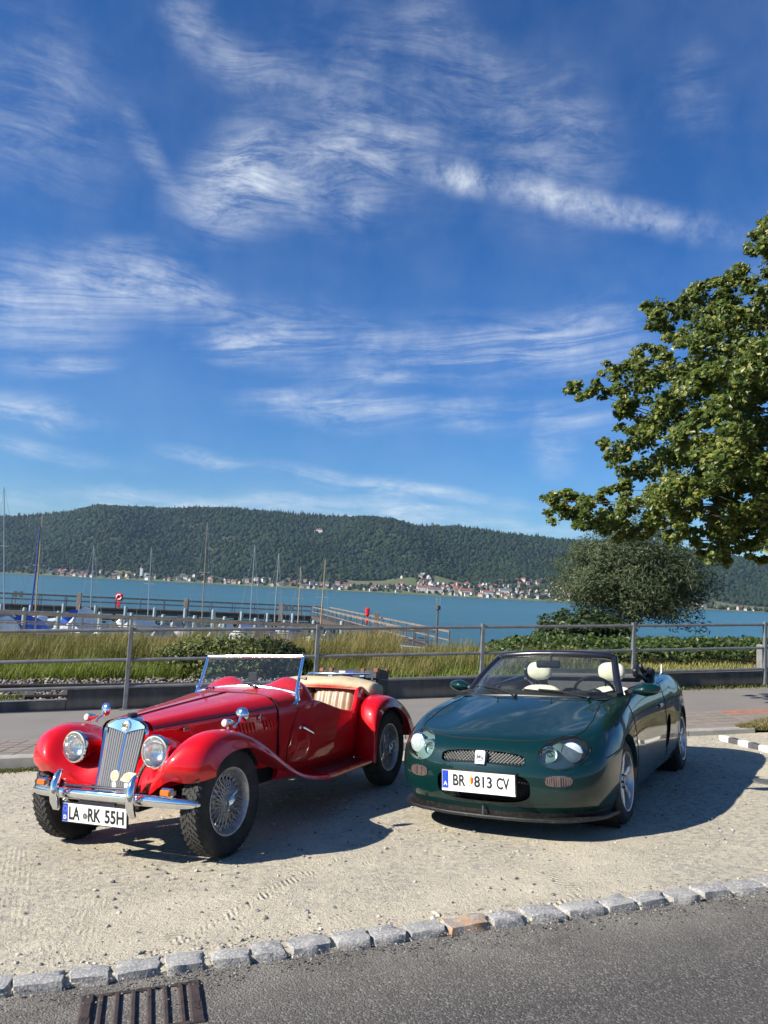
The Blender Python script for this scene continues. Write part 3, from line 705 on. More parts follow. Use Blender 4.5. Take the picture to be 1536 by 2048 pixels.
    rk.tube([(-1.62, -.36, .80), (-1.61, -.37, .945), (-1.61, -.345, .965), (-1.61, .345, .965), (-1.61, .37, .945), (-1.62, .36, .80)], .0095, 8)
    for y in (-.30, .30): rk.tube([(-1.45, y, .79), (-1.62, y, .735), (-2.0, y, .70)], .009, 8)
    for x in (-1.7, -1.85, -2.0): rk.tube([(x, -.36, .727 - .1 * (-1.62 - x)), (x, .36, .727 - .1 * (-1.62 - x))], .007, 8)
    rk.build('luggage_rack', chrome, root)
    # suitcase, a thing of its own
    cs = empty('suitcase'); cs.matrix_world = root.matrix_world @ Matrix.Translation((-1.785, .075, .735)) @ Matrix.Rotation(-.10, 4, 'Y')
    tag(cs, 'dark old suitcase with brown leather straps and corners on the red car\'s luggage rack', 'suitcase')
    MB().box((0, 0, .135), (.27, .66, .255), None, .02).build('case_body', M['case'], cs)
    MB().box((0, 0, .165), (.276, .666, .008), None, .003).build('case_seam', M['strip'], cs)
    for y in (-.20, .16):
        MB().box((0, y, .135), (.282, .045, .267), None, .006).build('strap', M['leather_brown'], cs)
        MB().box((.143, y, .20), (.008, .055, .035), None, .003).build('buckle', M['chrome'], cs)
    for y in (-1, 1):
        for x in (-1, 1):
            for z in (0, 1): MB().box((x * .112, y * .307, .0225 + z * .225), (.055, .06, .05), None, .012).build('corner_piece', M['leather_brown'], cs)
    MB().tube([(.14, -.06, .17), (.16, -.05, .19), (.165, 0, .195), (.16, .05, .19), (.14, .06, .17)], .008, 8).build('case_handle', M['leather_brown'], cs)
    for (y, z, c) in ((-.07, .225, 'ivory'), (.03, .22, 'blue'), (.26, .10, 'ivory')): MB().box((.1362, y, z), (.002, .07, .035)).build('travel_sticker', M[c], cs)
    return root
M['slat'] = mat('slat_silver', (.46, .455, .44), .32, .35)
# ribbed and frosted lamp glass
M['lens_ribbed'] = glassy('ribbed_lens', (.95, .97, .96), .9, .03, .12)
M['frost'] = mat('frosted_lens', (.62, .60, .55), .3, 0, coat_weight=1.0)
red_car = red_roadster()
# ------------------------------------------------------------------ dark green roadster
def alloy_wheel(parent, c, side, r=.290, w=.185):
    Mx = frame(c, (0, side, 0), (1, 0, 0)); h = w / 2
    wh = MB().lathe([(.188, -h + .02), (.202, -h + .015), (.190, -h + .03), (.180, 0), (.186, h - .035), (.196, h - .018), (.204, h - .010), (.207, h - .004), (.204, h), (.197, h - .002), (.188, h - .014), (.184, h - .04)], Mx, 48).build('wheel', M['silver'], parent)
    ty = MB().lathe([(.194, -h + .015), (.205, -h + .006), (.235, -h), (.262, -h + .004), (.280, -h + .018), (.287, -h + .035), (.288, 0), (.287, h - .035), (.280, h - .018), (.262, h - .004), (.25, h - .0005), (.235, h), (.205, h - .006), (.194, h - .015)], Mx, 56)
    ty.build('tyre', M['tyre'], wh); td = MB(); tread(td, Mx, .2865, h - .022, 5, 40, (.009, .034, .024), .75); td.build('tread_blocks', M['tread'], wh)
    for k in range(6):
        a = k * math.pi / 3 + .3; sp = MB()
        R_ = Mx @ Matrix.Rotation(a, 4, 'Z')
        sec = []
        for (rr, wd, ht, th) in ((.03, .030, h - .035, .03), (.07, .026, h - .028, .03), (.13, .022, h - .022, .03), (.165, .026, h - .020, .03), (.188, .034, h - .016, .03)):
            sec.append([R_ @ Vector(p) for p in ((rr, -wd, ht - th), (rr, -wd, ht - .006), (rr, -wd * .55, ht), (rr, wd * .55, ht), (rr, wd, ht - .006), (rr, wd, ht - th))])
        sp.grid(np.array(sec)); sp.build('spoke', M['silver'], wh, angle=50)
    cap = MB().lathe([(.052, h - .05), (.050, h - .03), (.034, h - .024), (.033, h - .018), (.001, h - .016)], Mx, 24); cap.build('hub', M['silver'], wh)
    nb = MB()
    for k in range(5): nb.lathe([(.008, h - .04), (.008, h - .017), (.001, h - .016)], Mx @ Matrix.Rotation(k * 2 * math.pi / 5, 4, 'Z') @ Matrix.Translation((.045, 0, 0)), 8)
    nb.build('wheel_nuts', M['strip'], wh)
    MB().lathe([(.02, -.02), (.135, -.02), (.135, -.035)], Mx, 28).build('brake_disc', M['under'], wh)
    return wh

def green_roadster():
    root = empty('roadster'); root.matrix_world = car_matrix(1.7386, 6.990, -2.0922)
    tag(root, 'dark green low open roadster with oval headlights and cream seats', 'car')
    G = M['green']; blk = M['black']
    L = [
     [(1.90, 0, .19), (1.875, .3, .19), (1.79, .54, .19), (1.62, .69, .19), (1.38, .745, .185), (1.08, .748, .175), (.55, .735, .17), (-.4, .735, .17), (-.9, .745, .17), (-1.32, .76, .18), (-1.72, .70, .20), (-1.93, .45, .22), (-1.97, 0, .22)],
     [(1.945, 0, .285), (1.92, .3, .285), (1.835, .56, .285), (1.655, .725, .285), (1.38, .787, .285), (1.08, .79, .29), (.55, .762, .29), (-.4, .768, .29), (-.9, .785, .29), (-1.32, .805, .30), (-1.74, .735, .30), (-1.97, .46, .32), (-2.01, 0, .32)],
     [(1.957, 0, .395), (1.932, .3, .395), (1.845, .565, .40), (1.66, .737, .405), (1.38, .80, .42), (1.08, .806, .44), (.55, .775, .43), (-.4, .783, .43), (-.9, .80, .43), (-1.32, .815, .45), (-1.75, .745, .45), (-1.98, .46, .46), (-2.02, 0, .46)],
     [(1.945, 0, .485), (1.92, .3, .485), (1.825, .565, .495), (1.635, .735, .515), (1.36, .795, .55), (1.08, .80, .58), (.55, .772, .57), (-.4, .783, .57), (-.9, .80, .58), (-1.32, .812, .61), (-1.74, .74, .60), (-1.97, .46, .60), (-2.01, 0, .60)],
     [(1.905, 0, .572), (1.880, .3, .572), (1.78, .555, .585), (1.58, .715, .61), (1.33, .768, .655), (1.08, .775, .69), (.55, .76, .70), (-.4, .775, .72), (-.9, .79, .74), (-1.32, .79, .77), (-1.72, .72, .74), (-1.95, .45, .72), (-1.99, 0, .72)],
     [(1.82, 0, .634), (1.795, .29, .634), (1.69, .52, .652), (1.50, .668, .688), (1.29, .715, .735), (1.06, .725, .768), (.55, .727, .808), (-.4, .742, .845), (-.9, .75, .87), (-1.32, .73, .880), (-1.68, .66, .84), (-1.89, .43, .81), (-1.93, 0, .81)],
     [(1.60, 0, .705), (1.58, .25, .703), (1.50, .42, .705), (1.36, .545, .728), (1.19, .61, .772), (1.0, .635, .802), (.57, .697, .836), (-.4, .718, .868), (-.9, .70, .905), (-1.3, .62, .925), (-1.58, .5, .89), (-1.75, .3, .86), (-1.78, 0, .86)],
     [(1.28, 0, .786), (1.265, .2, .783), (1.21, .345, .777), (1.12, .45, .782), (1.0, .52, .803), (.87, .56, .825), (.585, .667, .847), (-.4, .702, .862), (-.88, .62, .91), (-1.2, .4, .93), (-1.4, .3, .925), (-1.5, .2, .90), (-1.52, 0, .90)],
     [(.92, 0, .853), (.915, .18, .851), (.895, .31, .847), (.86, .42, .844), (.81, .50, .843), (.75, .555, .845), (.60, .645, .850), (-.4, .687, .83), (-.85, .58, .88), (-1.0, .35, .90), (-1.05, .25, .90), (-1.08, .15, .90), (-1.1, 0, .90)]]
    C = np.array(L, float)
    # horizontal tangent across the centre line: mirror a ghost station
    ghost = C[:, 1:2] * np.array([1, -1, 1]); ghost2 = C[:, -2:-1] * np.array([1, -1, 1])
    P = surf(np.concatenate([ghost, C, ghost2], 1), 9, 14)[:, 14:-14]
    P[:, 0, 1] = 0; P[:, -1, 1] = 0
    Pm = P[:, ::-1] * np.array([1, -1, 1]); PF = np.concatenate([Pm[:, :-1], P], 1)
    bm = grid_bm(PF)
    bmesh.ops.recalc_face_normals(bm, faces=bm.faces)
    if sum(f.normal.dot(f.calc_center_median() - Vector((0, 0, .3))) for f in bm.faces) < 0: bmesh.ops.reverse_faces(bm, faces=bm.faces)
    def nearest_x(y, z):   # front surface x at (y, z)
        d = (PF[..., 1] - y) ** 2 + (PF[..., 2] - z) ** 2 + (PF[..., 0] < 1.2) * 9; i = np.unravel_index(np.argmin(d), d.shape); return float(PF[i][0])
    # --- openings
    heads = {}
    def sup(dy, dz, a, b_, n): return (abs(dy / a) ** n + abs(dz / b_) ** n) ** (1 / n) - 1
    for s in (1, -1):
        for xc in (1.08, -1.32):
            R_ = .333 if xc > 0 else .325
            _, _, rim = carve(bm, lambda co: (math.hypot(co.x - xc, co.z - .285) - R_) if co.y * s > .3 else 1.0)
            flange(bm, rim, lambda co: Vector((xc + (co.x - xc) * .965, co.y - .035 * s, .285 + (co.z - .285) * .965)))
        heads[s] = carve(bm, lambda co: sup((co.y * s - .527) * .995 + (co.z - .568) * .1, (co.z - .568) - (co.y * s - .527) * .10, .148, .094, 2.15) if co.x > 1.3 and co.y * s > .2 else 1.0)
        flange(bm, heads[s][2], lambda co: co + Vector((-.03, -.012 * s, 0)))
        heads[s, 'ind'] = carve(bm, lambda co: sup(co.y * s - .508, co.z - .402 , .084, .036, 2.6) if co.x > 1.3 else 1.0)
        flange(bm, heads[s, 'ind'][2], lambda co: co + Vector((-.012, 0, 0)))
        vent = carve(bm, lambda co: sup((co.x + .60) + (co.z - .45) * .55, co.z - .45, .085, .14, 2.4) if co.y * s > .5 else 1.0)
        flange(bm, vent[2], lambda co: co + Vector((-.03, -.05 * s, 0)))
        mv = MB().add([v + Vector((-.02, -.045 * s, 0)) for v in vent[0]], vent[1]); mv.build('side_vent', M['seam'], root)
    grl = carve(bm, lambda co: sup(co.y, co.z - (.537 - .020 * (co.y / .3) ** 2), .300, .038, 5.0) if co.x > 1.5 else 1.0)
    flange(bm, grl[2], lambda co: co + Vector((-.03, 0, 0)))
    itk = carve(bm, lambda co: sup(co.y, co.z - .345, .335, .098, 3.4) if co.x > 1.5 else 1.0)
    flange(bm, itk[2], lambda co: co + Vector((-.06, 0, 0)))
    bm_build('body', bm, G, root, 50)
    MB().add([v + Vector((-.03, 0, 0)) for v in grl[0]], grl[1]).build('grille_backing', M['seam'], root)
    MB().add([v + Vector((-.06, 0, 0)) for v in itk[0]], itk[1]).build('air_intake', M['seam'], root)
    gm = MB(); im = MB()
    for k in range(-26, 27):
        for d in (-1, 1):
            y0 = k * .0245; a = (y0 - d * .04, .50); c_ = (y0 + d * .04, .572)
            pts = []
            for q in np.linspace(0, 1, 7):
                y = a[0] + (c_[0] - a[0]) * q; z = a[1] + (c_[1] - a[1]) * q
                if sup(y, z - (.537 - .020 * (y / .3) ** 2), .298, .037, 5.0) < 0 and abs(y) > .036: pts.append((nearest_x(y, z) - .014, y, z))
            if len(pts) > 1: gm.tube([pts[0], pts[-1]], .0018, 4, False)
    gm.build('grille_mesh', M['mesh'], root)
    for k in range(-17, 18):
        z0 = .345
        if abs(k) >= 12: im.tube([(nearest_x(k * .0185, .345) - .04, k * .0185, .27), (nearest_x(k * .0185, .345) - .04, k * .0185, .42)], .002, 4, False)
    for z in np.arange(.26, .44, .016): im.tube([(nearest_x(.2, z) - .045, -.325, z), (1.915, 0, z), (nearest_x(.2, z) - .045, .325, z)], .002, 4, False)
    im.build('intake_mesh', blk, root)
    # chrome beading of the grille and the badge
    ring = []
    for a in np.linspace(0, 2 * math.pi, 73)[:-1]:
        ca, sa = math.cos(a), math.sin(a); e = 2 / 5.0
        y = .301 * math.copysign(abs(ca) ** e, ca); z = .537 - .020 * (y / .3) ** 2 + .039 * math.copysign(abs(sa) ** e, sa); ring.append((nearest_x(y, z) + .001, y, z))
    MB().tube(ring, .0030, 6, closed=True).build('grille_surround', G, root)
    bM = plate_m(1.946, 0, .532, -.30)
    bdg = MB().prism([(-.034, -.044), (.034, -.044), (.036, .035), (.03, .044), (-.03, .044), (-.036, .035)], -.05, .004, (0, 1, 2), bM).build('badge', M['badge_metal'], root, angle=20)
    octo = [(.029 * math.cos(math.pi / 8 + k * math.pi / 4), .029 * math.sin(math.pi / 8 + k * math.pi / 4)) for k in range(8)]
    MB().prism(octo, .0042, .0055, (0, 1, 2), bM).build('badge_field', M['badge_metal'], bdg, angle=20)
    MB().tube([bM @ Vector((a * .88, c_ * .88, .006)) for a, c_ in octo], .0016, 5, closed=True).build('badge_octagon', M['strip'], bdg)
    text_mesh('badge_letters', 'MG', M['strip'], bdg, bM @ Matrix.Translation((0, 0, .0062)), .029, .9, .001)
    # --- lamps
    for s in (1, -1):
        vs, fs, rim = heads[s]; n = Vector((.86, .50 * s, .12)).normalized()
        cc = sum(vs, Vector()) / len(vs)
        hs = MB().add([v - n * .055 for v in vs], fs); hs = hs.build('headlamp', M['lamp_house'], root)
        MB().add([v + n * .0015 for v in vs], fs).build('lamp_glass', M['lens'], hs)
        for (y, z, r, dp) in ((.588, .572, .066, .012), (.458, .560, .050, .018)):
            x = nearest_x(y * s, z); Mx = frame(Vector((x, y * s, z)) - n * (dp + .016), (.96, .22 * s, .05), (0, 0, 1))
            MB().lathe([(r, .0), (r + .005, -.004), (r + .006, -.03)], Mx, 32).build('lamp_bezel', M['chrome'], hs)
            MB().lathe([(r, -.004), (r * .85, -.022), (r * .5, -.036), (.001, -.04)], Mx, 28).build('reflector', M['reflector'] if r < .06 else M['reflector_soft'], hs)
            if r > .06: MB().lathe([(r * .98, -.002), (r * .7, .006), (r * .3, .010), (.001, .011)], Mx, 28).build('lamp_lens', M['frost_lens'], hs)
            else: MB().lathe([(.014, -.036), (.016, -.012), (.001, -.008)], Mx, 14).build('bulb', M['lens'], hs)
        cur = [v.co.copy() for v in rim] if False else None
        # rubber edge
        pts = []
        for a in np.linspace(0, 2 * math.pi, 49)[:-1]:
            dy, dz = .149 * math.cos(a), .095 * math.sin(a); y = .527 + dy - .1 * dz; z = .568 + dz + dy * .10; pts.append((nearest_x(y * s, z) + .0005, y * s, z))
        MB().tube(pts, .0018, 6, closed=True).build('lamp_seal', G, hs)
        vi, fi, _ = heads[s, 'ind']
        il = MB().add([v + Vector((-.004, 0, 0)) for v in vi], fi).build('indicator', M['clear_ind'], root)
        rb = MB()
        for k in range(-5, 6):
            y = .508 + k * .0135; hh = .030 * (1 - (abs(k) / 6.5) ** 2.6) ; rb.tube([(nearest_x(y * s, .402 - hh * .9) - .002, y * s, .402 - hh), (nearest_x(y * s, .402 + hh * .9) - .002, y * s, .402 + hh)], .003, 5, False)
        rb.build('indicator_ribs', M['clear_ind'], il)
        rg = []
        for a in np.linspace(0, 2 * math.pi, 41)[:-1]:
            ca, sa = math.cos(a), math.sin(a); e = 2 / 2.6; y = (.508 + .086 * math.copysign(abs(ca) ** e, ca)); z = .402 + .038 * math.copysign(abs(sa) ** e, sa); rg.append((nearest_x(y * s, z) + .001, y * s, z))
        MB().tube(rg, .0022, 6, closed=True).build('indicator_trim', M['strip'], il)
    # --- chin splitter
    base = cr(np.array(L[0][:5], float), 8); full = np.concatenate([base[::-1] * np.array([1, -1, 1]), base[1:]])
    cen = np.array([.9, 0, 0]); out = []
    for p in full:
        d = p - cen; d[2] = 0; d /= np.linalg.norm(d); o = d * .048
        out.append([p + np.array([0, 0, .004]), p - d * .01 + np.array([0, 0, -.03]), p + o * .9 + np.array([0, 0, -.030]) , p + o + np.array([0, 0, -.036]), p + o + np.array([0, 0, -.05]), p - d * .02 + np.array([0, 0, -.052]), p - d * .10 + np.array([0, 0, -.05])])
    MB().grid(np.array(out)).build('chin_spoiler', M['splitter'], root, angle=30)
    MB().tube([(1.93, 0, .15), (1.925, 0, .215)], .006, 6).build('towing_eye', M['mesh'], root)
    # --- number plate
    p_m = plate_m(2.0, 0, .382, -.03)
    pl = MB().prism([(-.268, -.074), (.268, -.074), (.268, .066), (-.268, .066)], -.03, 0, (0, 1, 2), p_m).build('number_plate', M['ink'], root, angle=20)
    MB().prism([(-.260, -.060), (.260, -.060), (.260, .060), (-.260, .060)], .0002, .0022, (0, 1, 2), p_m).build('plate_face', M['white'], pl, angle=20)
    MB().prism([(-.262, -.0735), (.262, -.0735), (.262, -.0605), (-.262, -.0605)], .0002, .002, (0, 1, 2), p_m).build('plate_holder', M['white'], pl, angle=20)
    for z in (.0545, -.0545): MB().prism([(-.212, z - .0012), (.258, z - .0012), (.258, z + .0012), (-.212, z + .0012)], .0023, .003, (0, 1, 2), p_m).build('red_line', M['flag_red'], pl)
    MB().prism([(-.258, -.057), (-.214, -.057), (-.214, .057), (-.258, .057)], .0023, .0032, (0, 1, 2), p_m).build('country_band', M['blue'], pl, angle=20)
    text_mesh('country_letter', 'A', M['white'], pl, p_m @ Matrix.Translation((-.236, -.028, .004)), .036, 1, .001)
    TM = lambda x: p_m @ Matrix.Translation((x, 0, .003))
    for tx, x, w in (('BR', -.134, .092), ('813', .038, .128), ('CV', .178, .090)): text_mesh('plate_letters', tx, M['ink'], pl, TM(x), .094, 1, .0024, fit=(w, .074))
    crest = MB().prism([(-.015, .02), (-.015, -.01), (0, -.025), (.015, -.01), (.015, .02)], .0023, .003, (0, 1, 2), p_m @ Matrix.Translation((-.046, .002, 0))).build('crest', M['flag_red'], pl)
    MB().prism([(-.014, .018), (-.014, -.009), (-.001, -.022), (-.001, .018)], .0031, .0036, (0, 1, 2), p_m @ Matrix.Translation((-.046, .002, 0))).build('crest_half', M['flag_yellow'], crest)
    MB().prism([(-.008, .02), (-.009, .033), (0, .037), (.009, .033), (.008, .02)], .0023, .003, (0, 1, 2), p_m @ Matrix.Translation((-.046, .002, 0))).build('crest_crown', M['flag_yellow'], crest)
    MB().prism([(-.02, -.034), (.02, -.034), (.02, -.030), (-.02, -.030)], .0023, .003, (0, 1, 2), p_m @ Matrix.Translation((-.046, .002, 0))).build('crest_line', M['ink'], crest)
    # --- shut lines, nozzles, handles
    def seam(pts, r=.0036, name='panel_gap'): return MB().tube(pts, r, 5).build(name, M['seam'], root)
    def onsurf(lv, st):   # continuous level / station on the fine grid (left half)
        a = P[int(round(lv * 9)), int(round(st * 14))]; return a
    def sm(arr, s): return [tuple(np.array(p) * np.array([1, s, 1]) + np.array([0, 0, .0005])) for p in arr]
    front = [onsurf(5.0, q) for q in np.linspace(0, 2.3, 14)]
    seam(sm(front[::-1], -1) + sm(front[1:], 1))
    for s in (1, -1):
        seam(sm([onsurf(5 + q, 2.3 + 3.5 * min(1, q / 2.2)) for q in np.linspace(0, 2.6, 20)], s))
        seam([tuple(np.array(onsurf(l, 5.72)) * np.array([1, s, 1]) + np.array([0, .0005 * s, 0])) for l in np.linspace(.6, 5.6, 20)])
        seam([tuple(np.array(onsurf(l, 7.25)) * np.array([1, s, 1]) + np.array([0, .0005 * s, 0])) for l in np.linspace(.6, 5.9, 20)])
        seam([tuple(np.array(onsurf(l, 3.35)) * np.array([1, s, 1]) + np.array([0, .0005 * s, 0])) for l in np.linspace(3.0, 3.0, 1)] + [tuple(np.array(onsurf(3.0, q)) * np.array([1, s, 1])) for q in np.linspace(3.2, 4.0, 6)])
        hd = MB().box((-.30, .792 * s, .70), (.16, .02, .03), None, .009); hd.build('door_handle', G, root)
        sp_ = onsurf(3.1, 5.6); MB().ellip((sp_[0], sp_[1] * s, sp_[2]), (.035, .008, .018)).build('side_repeater', M['amber'], root)
    for y in (-.22, .22): MB().ellip((1.03, y, .842), (.012, .008, .009)).build('washer_nozzle', blk, root)
    # --- windscreen
    basec = cr(np.array(L[8][:7], float), 5); hdr = cr(np.array([(.235, 0, 1.162), (.228, .20, 1.160), (.205, .38, 1.150), (.180, .47, 1.142), (.155, .515, 1.125)], float), 6)
    def res(c, n=24):
        d = np.concatenate([[0], np.cumsum(np.linalg.norm(np.diff(c, axis=0), axis=1))]); t_ = np.linspace(0, d[-1], n + 1); return np.stack([np.interp(t_, d, c[:, k]) for k in range(3)], 1)
    bc = res(basec) + np.array([-.012, 0, -.004]); hc = res(hdr)
    bc = np.concatenate([bc[::-1] * np.array([1, -1, 1]), bc[1:]]); hc = np.concatenate([hc[::-1] * np.array([1, -1, 1]), hc[1:]])
    gl = np.stack([bc * (1 - q) + hc * q + np.array([.03, 0, .012]) * math.sin(math.pi * q) for q in np.linspace(0, 1, 9)])
    fr = MB(); fr.tube([tuple(p) for p in hc], .030, 10)
    for s, k in ((1, -1), (-1, 0)): fr.tube([tuple(gl[i, k] + np.array([-.01, 0, 0])) for i in range(9)], [.030] * 9, 10)
    fr = fr.build('windscreen_frame', M['frame_black'], root, angle=60)
    MB().tube([tuple(p + np.array([.0, 0, .004])) for p in bc], .012, 8).build('windscreen_seal', blk, fr)
    MB().grid(gl).build('windscreen_glass', M['glass_dark'], fr)
    MB().box((.30, -.02, 1.075), (.03, .21, .065), Matrix.Rotation(.15, 3, 'Z'), .018).build('rear_view_mirror', blk, root)
    MB().tube([(.30, 0, 1.09), (.27, 0, 1.15)], .014, 8).build('mirror_stalk', blk, root)
    for (y0, y1, q1) in ((-.10, -.58, .16), (.48, -.06, .13)):
        k0 = int(np.argmin(abs(gl[0, :, 1] - y0))); i1 = int(q1 * 8); k1 = int(np.argmin(abs(gl[1, :, 1] - y1)))
        a = gl[0, k0] + np.array([.05, 0, .012]); c_ = gl[1, k1] * q1 / .125 + gl[0, k1] * (1 - q1 / .125) + np.array([.016, 0, .006])
        wp = MB().tube([tuple(a), tuple(a * .6 + c_ * .4 + np.array([.02, 0, .022])), tuple(a * .25 + c_ * .75 + np.array([.02, 0, .016]))], .007, 6)
        wp.tube([tuple(a * .62 + c_ * .38 + np.array([.0, 0, .006])), tuple(c_)], .006, 6); wp.ellip(tuple(a), (.02, .02, .014)); wp.build('wiper', blk, root)
    # --- door mirrors
    for s in (1, -1):
        E_ = []
        for i in range(15):
            q = i / 14; y = .70 + .235 * q; r = (math.sin(math.pi * min(1, .06 + q * .97)) ** .45) * (.55 + .45 * min(1, q * 2.2))
            E_.append([(.43 - .05 * q + (.075 if math.cos(a) > 0 else .035) * r * math.cos(a), y * s, .878 + .012 * q + .052 * r * math.sin(a)) for a in [2 * math.pi * k / 16 for k in range(17)]])
        E_ = np.array(E_); mm = MB().grid(E_)
        for k in (0, -1): mm.grid(np.stack([E_[k], np.repeat(E_[k].mean(0)[None], 17, 0)]))
        mm = mm.build('door_mirror', G, root, angle=70)
        MB().tube([(.46, .66 * s, .85), (.44, .71 * s, .872)], [.03, .028], 8).build('mirror_foot', blk, mm)
    # --- cockpit
    MB().box((-.1, 0, .30), (1.7, 1.36, .04)).build('floor', M['under'], root)
    MB().box((.62, 0, .62), (.12, 1.28, .50)).build('bulkhead', M['under'], root)
    dash = []
    for y in np.linspace(-.60, .60, 17):
        hood = .03 * math.exp(-((y - .33) / .16) ** 2); dash.append([(.85, y, .835), (.68, y, .845 + hood * .5), (.50, y, .845 + hood), (.38, y, .82 + hood), (.34, y, .74), (.36, y, .60)])
    MB().grid(np.array(dash)).build('dashboard', blk, root, angle=50)
    st = MB().tube([Vector((.14 + .08 * math.sin(a), .335 + .185 * math.cos(a), .800 + .165 * math.sin(a))) for a in np.linspace(0, 2 * math.pi, 33)[:-1]], .014, 8, closed=True)
    st.ellip((.15, .335, .80), (.04, .075, .065)); st.tube([(.15, .335, .8), (.36, .335, .74)], .03, 8)
    for a in (.3, math.pi - .3, -math.pi / 2): st.tube([(.15, .335, .80), (.14 + .08 * math.sin(a), .335 + .185 * math.cos(a), .80 + .165 * math.sin(a))], .014, 6)
    st.build('steering_wheel', blk, root)
    for s in (1, -1):
        def pad(cx, cy, cz, a, b_, c_, n=2.6, tilt=0.0):
            prof = []; m_ = Matrix.Translation((cx, cy, cz)) @ Matrix.Rotation(tilt, 4, 'Y'); G_ = []
            sg = lambda v, e: math.copysign(abs(v) ** e, v)
            for i in range(17):
                ph = -math.pi / 2 + math.pi * i / 16; rowp = []
                for j in range(29):
                    th = 2 * math.pi * j / 28; e = 2 / n
                    rowp.append(m_ @ Vector((a * sg(math.cos(ph), e) * sg(math.cos(th), e), b_ * sg(math.cos(ph), e) * sg(math.sin(th), e), c_ * sg(math.sin(ph), e))))
                G_.append(rowp)
            return MB().grid(np.array(G_))
        y = .345 * s
        pad(-.44, y, .977, .052, .122, .086, 2.5, -.12).build('headrest', M['cream'], root, angle=80)
        for d in (-.065, .065): MB().tube([(-.45, y + d, .90), (-.46, y + d, .82)], .009, 8).build('headrest_post', M['chrome'], root)
        sb = pad(-.44, y, .60, .075, .235, .245, 3.0, -.16); sb.build('seat_back', M['cream'], root, angle=80)
        pad(-.14, y, .38, .27, .23, .075, 3.2).build('seat_cushion', M['cream'], root, angle=80)
        for d in (-.09, .09): MB().tube([(-.365 - .06 * q, y + d, .45 + .36 * q) for q in np.linspace(0, 1, 6)], .003, 5).build('seat_stitching', M['ivory'], root)
        MB().box((-.55, .60 * s, .70), (1.2, .05, .34), None, .02).build('door_trim', blk, root)
    MB().box((-.80, 0, .66), (.06, 1.30, .46), None, .02).build('rear_bulkhead', M['grey_trim'], root)
    MB().box((-.74, 0, .915), (.035, 1.02, .05), None, .016).build('bulkhead_rail', M['grey_trim'], root)
    wd = MB().grid(np.array([[(-.74, y, z) for z in (.93, 1.04)] for y in np.linspace(-.45, .45, 5)])); wd.build('wind_deflector', M['glass_dark'], root)
    # --- folded soft top and its frame
    Pp = []
    for i in range(41):
        y = -.60 + 1.2 * i / 40; e = abs(y) / .60; r = []
        for j in range(21):
            a = 2 * math.pi * j / 20; x = -1.06 + .17 * (1 - .3 * e ** 4) * math.cos(a); z = .925 + .045 * math.sin(a)
            nz = mnoise.noise(Vector((x * 9, y * 5, z * 11))) * .016; r.append((x + nz, y, z + nz))
        Pp.append(r)
    Pp = np.array(Pp); sf = MB().grid(Pp)
    for k in (0, -1): sf.grid(np.stack([Pp[k], np.repeat(Pp[k].mean(0)[None], 21, 0)]))
    sf.build('folded_soft_top', M['top_cloth'], root, angle=80)
    for s in (1, -1):
        fr_ = MB()
        fr_.box((-.62, .53 * s, .985), (.14, .045, .085), Matrix.Rotation(.5, 3, 'Y'), .012)
        fr_.box((-.83, .55 * s, .97), (.24, .04, .05), Matrix.Rotation(-.45, 3, 'Y'), .012)
        fr_.box((-.98, .57 * s, .945), (.16, .05, .06), Matrix.Rotation(-.1, 3, 'Y'), .012)
        fr_.tube([(-.66, .55 * s, .93), (-.78, .58 * s, .88), (-.98, .60 * s, .89)], .018, 8)
        fr_.tube([(-.70, .57 * s, .90), (-.92, .585 * s, .99)], .012, 6); fr_.build('hood_frame', blk, root)
    MB().tube([(-1.5, .60, .885), (-1.515, .60, .93), (-1.53, .602, 1.0)], [.010, .007, .004], 8).build('aerial_base', M['white'], root)
    # --- wheels, underside
    for s in (1, -1):
        alloy_wheel(root, (1.08, .682 * s, .290), s); alloy_wheel(root, (-1.32, .690 * s, .290), s, w=.205)
        for xc in (1.08, -1.32):
            MB().lathe([(.20, 0), (.330, .01), (.335, .30)], Matrix.Translation((xc, .45 * s, .285)) @ frame((0, 0, 0), (0, s, 0), (1, 0, 0)), 24).build('wheel_arch_liner', M['under'], root)
    MB().box((0, 0, .21), (3.6, 1.0, .10)).build('underbody', M['under'], root)
    MB().box((-.12, 0, .20), (1.7, 1.42, .06)).build('sill_floor', M['under'], root)
    return root
M['badge_metal'] = mat('badge_metal', (.40, .40, .40), .5, .2)
M['lamp_house'] = mat('lamp_housing', (.17, .26, .235), .3, .35)
M['reflector_soft'] = mat('soft_reflector', (.8, .82, .82), .3, .8)
M['frost_lens'] = mat('projector_lens', (.62, .66, .66), .2, .1, coat_weight=1.0)
t, b = nodes(M['frost_lens']); t.l.new(t.mix(t.maprange(t.noise(obj(t), 14, 4), .35, .7), (.45, .50, .50), (.78, .80, .79)), b.inputs['Base Color'])
M['splitter'] = noisy('splitter_black', (.010, .010, .010), (.05, .048, .042), 40, .42, .2, .002, coord='obj', lo=.5, hi=.8)
M['frame_black'] = mat('frame_black', (.010, .010, .016), .30, 0, coat_weight=.6)
M['grey_trim'] = noisy('grey_trim', (.05, .055, .065), (.07, .075, .085), 20, .7, .2, .003, coord='obj')
M['top_cloth'] = noisy('black_cloth', (.012, .012, .014), (.03, .03, .034), 24, .85, .4, .006, coord='obj')
green_car = green_roadster()
